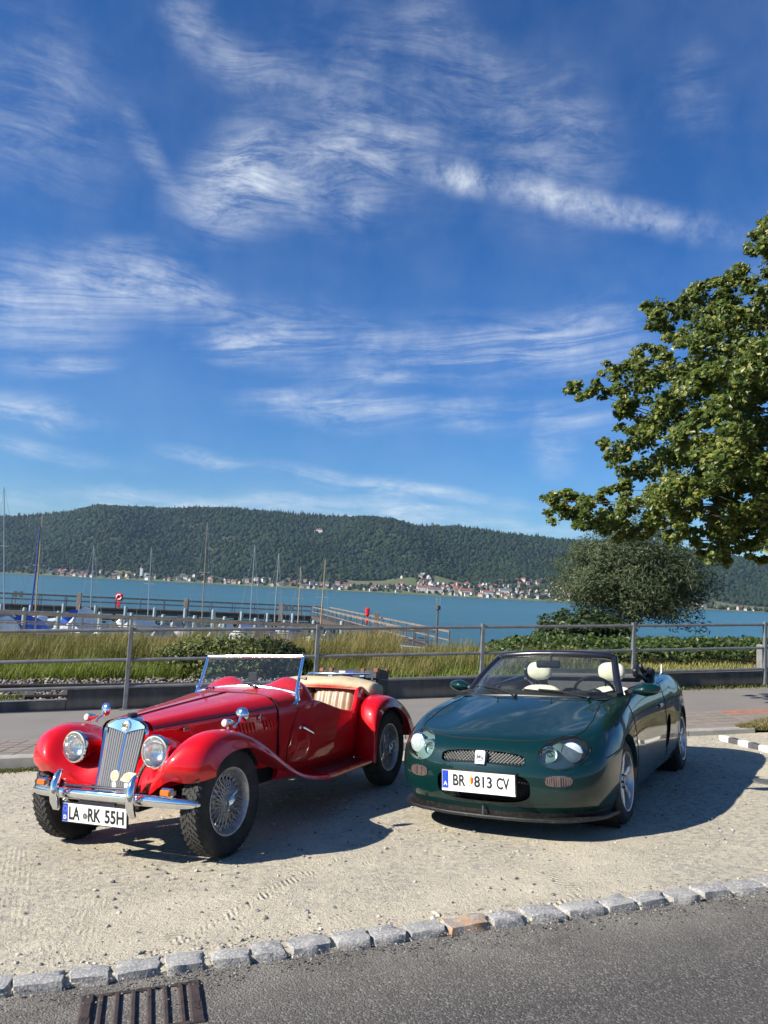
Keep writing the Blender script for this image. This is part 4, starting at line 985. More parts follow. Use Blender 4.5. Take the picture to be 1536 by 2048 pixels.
# ------------------------------------------------------------------ ground, car park, road, path
def leafmat(name, c0, c1, c2=None, rough=.5, trans=.35, spec=.3, patch=0.0, pscale=.9):
    m = bpy.data.materials.new(name); m.use_nodes = True; t = NT(m.node_tree); b = m.node_tree.nodes['Principled BSDF']
    rnd = t.new('ShaderNodeNewGeometry').outputs['Random Per Island']
    if patch: rnd = t.math('ADD', t.math('MULTIPLY', rnd, 1 - patch), t.math('MULTIPLY', t.maprange(t.noise(pos(t), pscale, 3, .6), .32, .68), patch))
    stops = [(0, c0), (1, c1)] if c2 is None else [(0, c0), (.75, c1), (1, c2)]
    col = t.ramp(rnd, stops); t.l.new(col, b.inputs['Base Color']); b.inputs['Roughness'].default_value = rough; b.inputs['Specular IOR Level'].default_value = spec
    tr = t.new('ShaderNodeBsdfTranslucent', {'Color': t.mix(.35, col, (.30, .34, .04))}).outputs[0]
    mx = t.new('ShaderNodeMixShader', {0: trans, 1: b.outputs[0], 2: tr}).outputs[0]
    t.l.new(mx, t.n['Material Output'].inputs[0]); return m
KS, K0 = .297, 3.217 + .297 * 1.4175              # road edge of the kerb row:  Y = K0 + KS X
def y_road(X): return K0 + KS * X
PS, P0 = .2204, 8.213 + .2204 * 3.84              # kerb of the path
def y_path(X): return P0 + PS * X
A_ = np.array([(1, -3.84, 8.213), (1, 3.985, 9.94), (1, -3.61, 11.53), (1, 7.29, 14.6)]); pa, pb_, pc_ = np.linalg.lstsq(A_, np.array([-.263, .167, -.19, .261]), rcond=None)[0]
def zp(X, Y): return pa + pb_ * X + pc_ * Y
def on_path(u, v):
    d = ray(u, v); t = (pa - EYE) / (d[2] - pb_ * d[0] - pc_ * d[1]); return Vector(np.array([0, 0, EYE]) + t * d)
FS = (14.6 - 11.53) / (7.29 + 3.61)
def y_fence(X): return 11.53 + FS * (X + 3.61)

# gravel lot
def spaced(a, b, c, d, fine, coarse): return np.concatenate([np.arange(a, b, coarse), np.arange(b, c, fine), np.arange(c, d + coarse, coarse)])
gx_ = spaced(-16, -5, 6.6, 20, .04, .6); gq = np.linspace(0, 1, 170)
GX, GQ = np.meshgrid(gx_, gq, indexing='ij'); YF = y_road(GX) + .07; GY = YF + (y_path(GX) + .03 - YF) * GQ
GZ = gz(GX, GY)
def fbm(x, y, s, seed): return mnoise.fractal(Vector((x * s, y * s, seed)), 1.0, 2.0, 4)
NZ = np.array([[.010 * fbm(GX[i, j], GY[i, j], .9, 1.3) + .004 * fbm(GX[i, j], GY[i, j], 6, 5.1) for j in range(GX.shape[1])] for i in range(GX.shape[0])])
fade = np.clip((1 - GQ) * 8, 0, 1) * np.clip(GQ * 14, 0, 1)
P = np.stack([GX, GY, GZ + NZ * fade], -1); nu, nv = GX.shape
idx = np.arange(nu * nv).reshape(nu, nv)
Fq = np.stack([idx[:-1, :-1], idx[1:, :-1], idx[1:, 1:], idx[:-1, 1:]], -1).reshape(-1, 4)
mg = mat('gravel', (.45, .42, .34), .95); t, b = nodes(mg); p = pos(t)
big = t.noise(p, .55, 4, .6); mid = t.noise(p, 3.0, 6, .65); fine = t.noise(p, 45, 5, .65)
c = t.mix(t.maprange(mid, .35, .7), (.52, .465, .345), (.40, .355, .265))
c = t.mix(t.maprange(fine, .42, .7, 0, .6), c, (.60, .545, .42))
grey = t.math('MULTIPLY', t.maprange(big, .42, .54), t.maprange(t.noise(p, 22, 5, .7), .45, .62))
c = t.mix(t.math('MULTIPLY', grey, .85), c, (.25, .24, .215)); c = t.mix(t.maprange(t.noise(p, 14, 4, .7), .55, .72, 0, .45), c, (.30, .275, .225)); c = t.mix(t.maprange(t.noise(p, 75, 3, .7), .54, .64, 0, .55), c, (.20, .19, .165))
vor = t.new('ShaderNodeTexVoronoi', {'Vector': p, 'Scale': 55.0}); vc = vor.outputs['Color']
sv_ = t.new('ShaderNodeSeparateColor', {0: vc}).outputs[0]
st_ = t.math('MULTIPLY', t.math('LESS_THAN', vor.outputs['Distance'], .33), t.math('GREATER_THAN', sv_, t.maprange(mid, .3, .7, .9, .72)))
c = t.mix(t.math('MULTIPLY', st_, .75), c, t.ramp(t.new('ShaderNodeSeparateColor', {0: vc}).outputs[1], [(0, (.10, .10, .095)), (.5, (.22, .21, .19)), (1, (.62, .58, .5))]))
hgt = t.math('ADD', t.math('MULTIPLY', t.noise(p, 30, 6, .7), .6), t.math('MULTIPLY', t.noise(p, 110, 3, .6), .35))
hgt = t.math('ADD', hgt, t.math('MULTIPLY', st_, .35))
def track(u0, v0, u1, v1, half, wl, ang, amp, hgt):
    a, b_ = on_lot(u0, v0), on_lot(u1, v1); d = b_ - a; L_ = math.hypot(d.x, d.y)
    m_ = t.new('ShaderNodeMapping', {'Vector': p, 'Location': ((a.x + b_.x) / 2, (a.y + b_.y) / 2, 0), 'Rotation': (0, 0, math.atan2(d.y, d.x))}, vector_type='TEXTURE').outputs[0]
    s_ = t.new('ShaderNodeSeparateXYZ', {0: m_}); ax = t.math('ABSOLUTE', s_.outputs[0]); ay = t.math('ABSOLUTE', s_.outputs[1])
    k = t.math('MULTIPLY', t.maprange(ax, L_ / 2 + .2, L_ / 2 - .3, 0, 1, True), t.maprange(ay, half + .012, half - .012, 0, 1, True))
    k = t.math('MULTIPLY', k, t.maprange(t.noise(p, 7, 4, .65), .44, .62))
    wv = t.math('SINE', t.math('MULTIPLY', t.math('ADD', t.math('MULTIPLY', s_.outputs[0], math.cos(ang)), t.math('MULTIPLY', ay if abs(ang) < 1.2 and ang > 0 else s_.outputs[1], math.sin(ang))), 2 * math.pi / wl))
    return t.math('ADD', hgt, t.math('MULTIPLY', k, t.math('MULTIPLY', t.math('ADD', wv, .4), amp)))
for tr in ((250, 1930, 800, 1640, .085, .030, .75, .26), (560, 1760, 420, 1950, .05, .03, .9, .25), (40, 1690, 20, 1880, .09, .03, 1.57, .06), (190, 1790, 150, 1930, .07, .028, 1.57, .07), (720, 1700, 790, 1800, .05, .025, 1.57, .07), (1090, 1690, 1130, 1780, .06, .03, .7, .25), (1000, 1880, 1180, 1760, .07, .035, .8, .25), (90, 1850, 130, 1950, .06, .03, 1.57, .07)):
    hgt = track(*tr, hgt)
t.l.new(c, b.inputs['Base Color']); t.l.new(t.bump(hgt, 1.0, .020), b.inputs['Normal'])
me = fast_mesh('gravel_lot', P.reshape(-1, 3), Fq, True); tag(link_mesh('gravel_lot', me, mg), kind='structure')

# loose stones
def icos():
    f = (1 + 5 ** .5) / 2
    V = np.array([(-1, f, 0), (1, f, 0), (-1, -f, 0), (1, -f, 0), (0, -1, f), (0, 1, f), (0, -1, -f), (0, 1, -f), (f, 0, -1), (f, 0, 1), (-f, 0, -1), (-f, 0, 1)], float)
    Fc = np.array([(0, 11, 5), (0, 5, 1), (0, 1, 7), (0, 7, 10), (0, 10, 11), (1, 5, 9), (5, 11, 4), (11, 10, 2), (10, 7, 6), (7, 1, 8), (3, 9, 4), (3, 4, 2), (3, 2, 6), (3, 6, 8), (3, 8, 9), (4, 9, 5), (2, 4, 11), (6, 2, 10), (8, 6, 7), (9, 8, 1)])
    return V / np.linalg.norm(V[0]), Fc
IV, IF = icos()
def blobs(C, Rr, jit=.25, rng=RNG):
    """many jittered little icosahedra: centres (n,3), radii (n,3)"""
    n = len(C); V = IV[None] * (1 + rng.uniform(-jit, jit, (n, 12, 1))); a = rng.uniform(0, 2 * np.pi, n); ca, sa = np.cos(a), np.sin(a)
    V = V * Rr[:, None, :]; V = np.stack([V[..., 0] * ca[:, None] - V[..., 1] * sa[:, None], V[..., 0] * sa[:, None] + V[..., 1] * ca[:, None], V[..., 2]], -1) + C[:, None, :]
    return V.reshape(-1, 3), (IF[None] + 12 * np.arange(n)[:, None, None]).reshape(-1, 3)
def scatter(name, label, cat, n, fx, sizes, matl, flat=.6):
    xy = np.array([fx() for _ in range(n)]); r = sizes(n); C = np.column_stack([xy[:, 0], xy[:, 1], [gz(x, y) for x, y in xy]]); C[:, 2] += r * .18
    V, Fc = blobs(C, np.column_stack([r, r * RNG.uniform(.6, 1, n), r * flat])); o = link_mesh(name, fast_mesh(name, V, Fc, False), matl); return tag(o, label, cat, kind='stuff')
ms = mat('pebble', (.3, .3, .28), .85); t, b = nodes(ms); rnd = t.new('ShaderNodeNewGeometry').outputs['Random Per Island']
t.l.new(t.ramp(rnd, [(0, (.10, .10, .10)), (.35, (.20, .195, .18)), (.65, (.34, .315, .27)), (.93, (.48, .44, .36)), (1, (.62, .58, .5))]), b.inputs['Base Color'])
ms_grit = ms.copy(); ms_grit.name = 'grit'; t, b = nodes(ms_grit)
t.l.new(t.ramp(t.new('ShaderNodeNewGeometry').outputs['Random Per Island'], [(0, (.07, .068, .062)), (.6, (.16, .15, .135)), (1, (.34, .31, .26))]), b.inputs['Base Color'])
def lot_xy():
    while True:
        X = random.uniform(-5.5, 7.5); q = random.random() ** 1.5; y0 = y_road(X) + .16; Y = y0 + (y_path(X) - .03 - y0) * q
        if mnoise.noise(Vector((X * .9, Y * .9, 2))) > random.uniform(-.9, .35): return X, Y
scatter('loose_pebbles', 'loose grey and white pebbles scattered over the pale gravel lot', 'pebbles', 8000, lot_xy, lambda n: .0028 + .013 * RNG.random(n) ** 4.5, ms)
def kerb_xy():
    X = random.uniform(-2.6, 3.2); return X, y_road(X) - abs(random.gauss(0, .09)) - .01 if random.random() < .75 else y_road(X) + .13 + random.random() * .1
scatter('kerb_grit', 'fine grit gathered along the granite kerb', 'grit', 2600, kerb_xy, lambda n: .0025 + .0055 * RNG.random(n) ** 2.5, ms_grit)

# road
ma = mat('asphalt', (.06, .06, .06), .9); t, b = nodes(ma); p = pos(t)
vor = t.new('ShaderNodeTexVoronoi', {'Vector': p, 'Scale': 120.0}); g_ = t.new('ShaderNodeSeparateColor', {0: vor.outputs['Color']}).outputs[0]
c = t.ramp(g_, [(0, (.040, .037, .034)), (.55, (.074, .068, .062)), (.85, (.120, .112, .10)), (1, (.23, .21, .185))])
c = t.mix(t.maprange(t.noise(p, 1.1, 5, .6), .35, .7, 0, .55), c, (.060, .056, .052))
dust = t.math('MULTIPLY', t.maprange(t.noise(p, 4, 5, .6), .3, .75, .2, 1.0), t.maprange(t.math('SUBTRACT', t.new('ShaderNodeSeparateXYZ', {0: p}).outputs[1], t.math('MULTIPLY', t.new('ShaderNodeSeparateXYZ', {0: p}).outputs[0], KS)), K0 - .75, K0 - .02, .0, .62))
c = t.mix(dust, c, (.27, .25, .21)); t.l.new(c, b.inputs['Base Color'])
t.l.new(t.bump(t.math('ADD', t.math('MULTIPLY', vor.outputs['Distance'], -1), t.noise(p, 60, 4)), .7, .006), b.inputs['Normal'])
xs = np.linspace(-14, 18, 60)
MB().grid(np.array([[(x, y_road(x) + .05 - d, gz(x, y_road(x) + .05 - d) - .025) for d in (0, 1, 2, 4, 9)] for x in xs])).build('road', ma); tag(bpy.data.objects['road'], kind='structure')

# granite kerb stones, each its own piece
mk = noisy('granite', (.27, .265, .255), (.18, .18, .18), 30, .85, .8, .006, lo=.4, hi=.62); t, b = nodes(mk)
p = pos(t); base_l = b.inputs['Base Color'].links[0].from_socket
c = t.mix(t.maprange(t.noise(p, 90, 3, .6), .50, .62), base_l, (.47, .46, .44)); rnd = t.new('ShaderNodeObjectInfo').outputs['Random']
c = t.mix(t.maprange(rnd, 0, 1, 0, .35), c, (.36, .35, .32)); t.l.new(c, b.inputs['Base Color'])
mk2 = mk.copy(); mk2.name = 'granite_rusty'; t, b = nodes(mk2); bl = b.inputs['Base Color'].links[0].from_socket
t.l.new(t.mix(t.math('MULTIPLY', t.maprange(t.noise(pos(t), 16, 4, .6), .45, .6), .8), bl, (.42, .22, .08)), b.inputs['Base Color'])
kb = MB().grid(np.array([[(x, y_road(x) + d, gz(x, y_road(x) + d) + h_) for d, h_ in ((.012, -.08), (.016, -.012), (.03, -.004), (.2, .001))] for x in np.linspace(-7, 9, 30)])); kb = kb.build('kerb', mg); tag(kb, kind='structure')
e1 = Vector((1, KS, SX + SY * KS)).normalized(); e2 = (Vector((0, 1, SY)) - e1 * e1.dot(Vector((0, 1, SY)))).normalized(); e3 = e1.cross(e2)
s_ = -3.2
stone_id = 0
while s_ < 5.2:
    L_ = random.uniform(.150, .225); dp = random.uniform(.110, .15); hh = random.uniform(.008, .018)
    c0 = Vector((0, K0, gz(0, K0))) + e1 * (s_ + L_ / 2) + e2 * (dp / 2 + random.uniform(-.004, .006))
    bm = bmesh.new(); bmesh.ops.create_cube(bm, size=2.0); bmesh.ops.subdivide_edges(bm, edges=bm.edges, cuts=5, use_grid_fill=True)
    sd = random.uniform(0, 99); rot = random.uniform(-.12, .12)
    for v in bm.verts:
        q = v.co.copy(); m_ = max(abs(q.x), abs(q.y), abs(q.z)); r_ = q.normalized() * m_
        q = q.lerp(r_ * 1.12, .34)
        nn = mnoise.noise(Vector((q.x * 1.2 + sd, q.y * 1.2, q.z))) * .20 + mnoise.noise(Vector((q.x * 3.5 + sd, q.y * 3.5, q.z * 3.5))) * .07
        q = q * (1 + nn)
        w = e1 * (q.x * L_ / 2 * (1 + .04 * q.y)) + e2 * (q.y * dp / 2 + q.x * rot * L_ / 2) + e3 * (q.z * .055 + hh - .052)
        v.co = w
    o = bm_build('kerb_stone', bm, mk2 if .30 < s_ < .50 else mk, kb, 50); o.location = c0; s_ += L_ + random.uniform(.006, .016); stone_id += 1

# drain grate by the kerb
gr = empty('drain_grate'); tag(gr, 'rusty iron drain grate set in the road beside the kerb', 'drain')
ci = on_lot(283, 2012, -.02); gm_ = Matrix.Identity(4); ex, ey = e1, e2
rotm = Matrix((ex, ey, e3)).transposed().to_4x4(); rotm.translation = ci; gr.matrix_world = rotm
iron = noisy('rusty_iron', (.080, .054, .048), (.04, .033, .032), 25, .7, .5, .003, metal=.35)
gl_, gw = .46, .315
MB().box((0, -.02, -.16), (gl_ - .02, gw, .015)).build('pit_floor', M['seam'], gr)
for s in (-1, 1):
    MB().box((s * (gl_ / 2 - .028), -.02, -.012), (.05, gw + .03, .04), None, .006).build('frame_end', iron, gr)
    MB().box((0, -.02 + s * (gw / 2 + .008), -.014), (gl_, .018, .034), None, .004).build('frame_side', iron, gr)
    MB().box((s * (gl_ / 2 - .028), -.02 + gw / 2 * .2, .009), (.034, gw * .4, .006), None, .002).build('raised_mark', iron, gr)
for k in range(6): MB().box((-.150 + k * .060, -.02, -.008), (.021, gw + .002, .030), None, .005).build('bar', iron, gr)
for y in (-.10, .045): MB().box((0, y - .02, -.02), (gl_ - .08, .02, .022), None, .004).build('cross_bar', iron, gr)
for s in (-1, 1): text_mesh('cast_lettering', 'D400', iron, gr, Matrix.Translation((s * (gl_ / 2 - .028), -.08, .009)) @ Matrix.Rotation(math.pi / 2, 4, 'Z'), .03, 1, .001)
mw = MB().box((0, -.02, -.055), (gl_ - .01, gw + .01, .07)); 
for q in range(8): pass
dk = MB(); x_, y_ = gl_ / 2 - .006, gw / 2 + .015
dk.add([(-x_, -y_ - .02, -.02), (x_, -y_ - .02, -.02), (x_, y_ - .02, -.02), (-x_, y_ - .02, -.02), (-x_, -y_ - .02, -.09), (x_, -y_ - .02, -.09), (x_, y_ - .02, -.09), (-x_, y_ - .02, -.09)], [(0, 1, 5, 4), (1, 2, 6, 5), (2, 3, 7, 6), (3, 0, 4, 7)]); dk.build('pit_wall', M['seam'], gr)

# path with kerb and paving
def path_strip(name, f0, f1, m_, dz, x0=-18, x1=24, n=80):
    xs = np.linspace(x0, x1, n); o = MB().grid(np.array([[(x, y, zp(x, y) + dz) for y in np.linspace(f0(x), f1(x), 4)] for x in xs])).build(name, m_); return tag(o, kind='structure')
bl_, br_ = on_path(0, 1481.6), on_path(1450, 1420)
BS = (br_.y - bl_.y) / (br_.x - bl_.x)
def y_pave(X): return bl_.y + BS * (X - bl_.x)
mp = noisy('path_asphalt', (.185, .168, .150), (.135, .125, .115), 1.4, .92, .5, .004, lo=.3, hi=.75, bscale=120); t, b = nodes(mp)
c = t.mix(t.maprange(t.noise(pos(t), 160, 2), .4, .65, 0, .5), b.inputs['Base Color'].links[0].from_socket, (.25, .235, .215)); t.l.new(c, b.inputs['Base Color'])
path_strip('path', lambda x: y_pave(x) - .03, lambda x: y_fence(x) + .2, mp, 0.0)
mj = noisy('paving_joint', (.11, .10, .085), (.16, .145, .12), 20, .95, .3)
path_strip('paving', lambda x: y_path(x) + .10, lambda x: y_pave(x), mj, -.012)
pv = bpy.data.objects['paving']
mpv = noisy('paver', (.22, .185, .155), (.17, .15, .13), 8, .9, .5, .003, bscale=90); t, b = nodes(mpv)
rnd = t.new('ShaderNodeObjectInfo').outputs['Random']; c = t.mix(t.maprange(rnd, 0, 1, 0, .5), b.inputs['Base Color'].links[0].from_socket, (.245, .20, .17)); t.l.new(c, b.inputs['Base Color'])
mpr = noisy('red_paver', (.32, .16, .11), (.25, .135, .10), 8, .9, .5, .003, bscale=90)
ROWS = 6
def paver_cell(x0, x1, r):
    f = lambda x, q: Vector((x, y_path(x) + .125 + (y_pave(x) - y_path(x) - .13) * q, 0))
    g = .006
    q0, q1 = r / ROWS, (r + 1) / ROWS; cs_ = [f(x0 + g, q0), f(x1 - g, q0), f(x1 - g, q1), f(x0 + g, q1)]
    cs_[0].y += g; cs_[1].y += g; cs_[2].y -= g; cs_[3].y -= g
    for v in cs_: v.z = zp(v.x, v.y) + random.uniform(-.0015, .0015)
    top_ = [v for v in cs_]; bot = [v + Vector((0, 0, -.03)) for v in cs_]
    return top_ + bot
xs = np.concatenate([np.arange(-5.6, -3.0, .20), np.arange(-.2, 1.2, .2), np.arange(3.6, 7.6, .215)])
for i in range(len(xs) - 1):
    w = xs[i + 1] - xs[i]
    if w > .3: continue
    for r in range(ROWS):
        vs = paver_cell(xs[i] + (r % 2) * .1 * 0, xs[i + 1], r)
        MB().add(vs, [(0, 1, 2, 3), (0, 4, 5, 1), (1, 5, 6, 2), (2, 6, 7, 3), (3, 7, 4, 0)]).build('paver', mpr if (xs[i] > 5.1 and r > 3) else mpv, pv, smooth=False)
for (x0, x1) in ((-18, -5.6), (-3.0, -.2), (1.2, 3.6), (7.6, 24)):
    cells = MB(); n = int((x1 - x0) / .2)
    for i in range(n):
        for r in range(ROWS): cells.add(paver_cell(x0 + (x1 - x0) * i / n, x0 + (x1 - x0) * (i + 1) / n, r), [(0, 1, 2, 3), (0, 4, 5, 1), (1, 5, 6, 2), (2, 6, 7, 3), (3, 7, 4, 0)])
    tag(cells.build('pavers', mpv, pv, smooth=False), kind='stuff')
mc = noisy('concrete', (.36, .345, .31), (.26, .25, .225), 5, .9, .4, .004, bscale=60)
pk = MB().grid(np.array([[(x, y_path(x) + .02, gz(x, y_path(x)) - .05), (x, y_path(x) + .11, gz(x, y_path(x)) - .05)] for x in (-18, 5.0)])).build('path_kerb', mc); tag(pk, kind='structure')
x = -14.0
while x < 4.9:
    x1 = min(x + 1.0, 4.95); cs_ = []
    for xx in (x + .004, x1 - .004):
        y = y_path(xx); z0 = gz(xx, y) - .06; z1 = zp(xx, y + .1) + .006
        cs_.append([(xx, y, z0), (xx, y + .004, z1 - .015), (xx, y + .018, z1), (xx, y + .12, z1), (xx, y + .12, z0)])
    MB().grid(np.array(cs_)).add(cs_[0], [(0, 1, 2, 3, 4)]).add(cs_[1], [(4, 3, 2, 1, 0)]).build('kerb_stone', mc, pk, angle=40); x = x1

# black and white marker blocks at the right
mbw = {0: noisy('white_block', (.74, .73, .70), (.6, .59, .55), 14, .6, .3), 1: noisy('dark_block', (.05, .05, .055), (.09, .09, .09), 14, .8, .3)}
q0, q1 = on_lot(1444, 1480), on_lot(1536, 1503); dd = (q1 - q0); dd /= 4.55
mk_ = empty('marker_kerb'); mk_.location = q0; tag(mk_, 'low striped edging of alternating white and dark blocks at the lot\'s far corner', 'edging')
an = math.atan2(dd.y, dd.x)
for k in range(9):
    c0 = dd * (k + .5); MB().box((c0.x, c0.y, c0.z + .02), (math.hypot(dd.x, dd.y) * .97, .10, .07), Matrix.Rotation(an, 3, 'Z'), .012).build('block', mbw[k % 2], mk_)
cv = on_lot(1532, 1566); mh = MB().lathe([(.11, -.01), (.11, .012), (.10, .016), (.07, .013), (.02, .016), (.001, .016)], Matrix.Translation(cv), 24); mh = mh.build('valve_cover', noisy('iron_grey', (.12, .12, .12), (.07, .07, .07), 20, .7, .4, .003)); tag(mh, 'small round grey iron cover in the gravel at the right', 'cover')

# ------------------------------------------------------------------ railing, wall, railway
galv = noisy('galvanised', (.27, .28, .285), (.19, .195, .20), 9, .45, .15, .002, metal=.55)
fen = empty('railing', (0, y_fence(0), zp(0, y_fence(0)))); tag(fen, 'grey galvanised steel railing with three round rails along the path', 'railing')
PX = [on_x for on_x in []]
def fence_x(u):   # where the pixel column meets the fence line
    lo, hi = -12.0, 16.0
    d = ray(u, 1330); k = d[0] / d[1]; return k * (11.53 + FS * 3.61) / (1 - k * FS)
px = [fence_x(u) for u in (257, 632, 963, 1266, 1530)]
sp = (px[-1] - px[0]) / 4
px = [px[0] - 2 * sp, px[0] - sp] + px + [px[-1] + sp, px[-1] + 2 * sp]
ang = math.atan2(FS, 1)
org = Vector(fen.location)
for x in px:
    y = y_fence(x); z = zp(x, y)
    MB().box(Vector((x, y, z + .60)) - org, (.062, .062, 1.22), Matrix.Rotation(ang, 3, 'Z'), .006).build('post', galv, fen)
    MB().box(Vector((x, y, z + .006)) - org, (.15, .15, .012), Matrix.Rotation(ang, 3, 'Z')).build('base_plate', galv, fen)
for i in range(len(px) - 1):
    for h_ in (.33, .72, 1.155):
        a = Vector((px[i], y_fence(px[i]), zp(px[i], y_fence(px[i])) + h_)) - org; b_ = Vector((px[i + 1], y_fence(px[i + 1]), zp(px[i + 1], y_fence(px[i + 1])) + h_)) - org
        dl = (b_ - a).normalized() * .028
        MB().tube([a + dl, b_ - dl], .025, 10).build('rail', galv, fen)
mwall = noisy('wall_concrete', (.16, .155, .145), (.075, .072, .068), 3, .95, .5, .006, lo=.3, hi=.7); t, b = nodes(mwall); p = pos(t)
sk = t.noise(t.new('ShaderNodeMapping', {'Vector': p, 'Scale': (14, 14, .7)}).outputs[0], 1.0, 5, .6)
t.l.new(t.mix(t.maprange(sk, .42, .7, 0, .65), b.inputs['Base Color'].links[0].from_socket, (.06, .058, .055)), b.inputs['Base Color'])
def wall(name, label, x0, x1, h0, h1, off, th=.22):
    n = max(2, int((x1 - x0) / .6)); rows = []
    for x in np.linspace(x0, x1, n):
        y = y_fence(x) + off; z = zp(x, y); h_ = np.interp(x, [x0, x1], [h0, h1])
        rows.append([(x, y, z - .5), (x, y, z + h_ - .015), (x, y + .015, z + h_), (x, y + th, z + h_), (x, y + th, z - .8)])
    mb = MB().grid(np.array(rows)); mb.add(rows[0], [(0, 1, 2, 3, 4)]); mb.add(rows[-1], [(4, 3, 2, 1, 0)])
    return tag(mb.build(name, mwall, None, angle=40), label, 'wall')
xw = fence_x(132)
wall('low_wall', 'low dark concrete edging left of the taller wall, beside the railway', -18, xw - .01, .13, .14, .14)
wall('retaining_wall', 'streaky grey concrete retaining wall behind the railing and the red car', xw, fence_x(640), .30, .31, .14)
wall('parapet_wall', 'dark low parapet wall behind the railing, right half', fence_x(640) + .02, 24, .30, .22, .14)
def back(X, d): return y_fence(X) + .36 + d           # ground behind the wall, d metres further
def zb(X, d): return zp(X, y_fence(X)) * .6 - .10 + float(np.interp(d, [0, 2.6, 5, 12, 17, 24, 40], [-.06, -.06, .02, -.15, -1.3, -3.4, -5.0]))
def zright(X): return float(np.interp(X, [-1.5, 2.0, 24], [0, .22, .22]))
mgr = noisy('meadow_soil', (.10, .095, .03), (.17, .14, .06), 1.2, .95, .6, .03, bscale=30); t, b = nodes(mgr)
xs = np.linspace(-40, 70, 120); ds = [0, .6, 1.3, 2.0, 2.8, 3.6, 4.6, 6, 8, 10, 12, 14.5, 17, 20, 24, 30, 40]
tag(MB().grid(np.array([[(x, back(x, d), zb(x, d) + zright(x) * (1 if d < 14 else .5)) for d in ds] for x in xs])).build('embankment', mgr), kind='structure')
# railway
trk = empty('railway_track', (-8, back(-8, 1.4), zb(-8, 1.4))); tag(trk, 'rusty railway track on ballast beyond the low wall at the left', 'railway'); torg = Vector(trk.location)
rust = noisy('rail_rust', (.13, .09, .07), (.08, .062, .05), 12, .6, .3, metal=.4); wood = noisy('sleeper', (.06, .05, .042), (.035, .03, .026), 10, .9, .6)
for d in (.72, 2.155):
    MB().grid(np.array([[Vector((x, back(x, d) + dy, zb(x, d) + dz)) - torg for dy, dz in ((-.06, .07), (-.06, .08), (-.01, .09), (-.01, .13), (-.035, .135), (-.035, .165), (.035, .165), (.035, .135), (.01, .13), (.01, .09), (.06, .08), (.06, .07))] for x in np.linspace(-24, -1.0, 24)])).build('rail', rust, trk)
x = -10.0
while x < -1.2:
    MB().box(Vector((x, back(x, 1.44), zb(x, 1.44) + .02)) - torg, (.24, 2.5, .14), Matrix.Rotation(ang, 3, 'Z'), .01).build('sleeper', wood, trk); x += .62
n = 9000; bx_ = RNG.uniform(-12, 2.5, n); bd = RNG.uniform(0, 3.3, n); C = np.array([(x, back(x, d), zb(x, d) + .03 + random.random() * .05 + (.04 if .9 > d or d > 2.4 else 0)) for x, d in zip(bx_, bd)]); r = RNG.uniform(.018, .042, n)
mbal = mat('ballast', (.2, .18, .16), .9); t, b = nodes(mbal); t.l.new(t.ramp(t.new('ShaderNodeNewGeometry').outputs['Random Per Island'], [(0, (.09, .08, .07)), (.6, (.21, .185, .16)), (1, (.34, .31, .28))]), b.inputs['Base Color'])
V, Fc = blobs(C, np.column_stack([r, r * .8, r * .7])); tag(link_mesh('track_ballast', fast_mesh('track_ballast', V, Fc), mbal), 'grey brown crushed stone ballast around the railway track', 'ballast', kind='stuff')

# ------------------------------------------------------------------ grass
def blades(P0, H, bend, width, ang):
    n = len(P0); dx, dy = np.cos(ang), np.sin(ang); sx_, sy_ = -dy * width / 2, dx * width / 2
    V = np.zeros((n, 5, 3))
    for k, (f, w, bd_) in enumerate(((0, 1, 0), (0, -1, 0), (.55, .8, .35), (.55, -.8, .35), (1, 0, 1))):
        V[:, k, 0] = P0[:, 0] + sx_ * w + dx * bend * bd_; V[:, k, 1] = P0[:, 1] + sy_ * w + dy * bend * bd_; V[:, k, 2] = P0[:, 2] + H * f * (1 - .12 * bd_)
    b0 = 5 * np.arange(n)[:, None]
    Fc = np.concatenate([b0 + np.array([[0, 1, 3]]), b0 + np.array([[0, 3, 2]]), b0 + np.array([[2, 3, 4]])])
    return V.reshape(-1, 3), Fc
def grass(name, label, n, xr, dr, hr, wr, matl, dens=None, extra=lambda x: 0.0):
    P_ = []
    while len(P_) < n:
        X = random.uniform(*xr); d = random.uniform(*dr)
        if dens is None or random.random() < dens(X, d): P_.append((X, back(X, d), zb(X, d) + zright(X) + extra(X) - .02))
    P_ = np.array(P_); h_ = RNG.uniform(*hr, n) * (1 + .45 * np.array([mnoise.noise(Vector((x * .8, y * .8, 4))) + .7 * mnoise.noise(Vector((x * 2.6, y * 2.6, 4))) for x, y, z in P_]))
    V, Fc = blades(P_, h_, h_ * RNG.uniform(.1, .6, n), RNG.uniform(*wr, n), RNG.normal(.2, 1.3, n))
    return tag(link_mesh(name, fast_mesh(name, V, Fc), matl), label, 'grass', kind='stuff')
straw = leafmat('straw', (.095, .115, .028), (.22, .175, .062), (.37, .28, .12), .6, .30, .3, .55, .6); greeng = leafmat('green_grass', (.085, .135, .022), (.17, .21, .04), (.36, .30, .11), .55, .4, .3, .5, .8)
dn = lambda s, lo, hi: (lambda X, d: np.clip((mnoise.noise(Vector((X * s, d * s, 9))) - lo) / (hi - lo), 0, 1))
grass('dry_grass', 'tall straw coloured dry grass beyond the railway at the left', 26000, (-13, .5), (4.4, 9.5), (.45, 1.0), (.007, .016), straw, lambda X, d: .25 + .75 * (mnoise.noise(Vector((X * 1.1, d * 1.1, 5))) > -.1))
grass('green_grass', 'short bright green grass below the dry grass at the left', 16000, (-12, -.4), (3.25, 5.4), (.22, .5), (.010, .022), greeng)
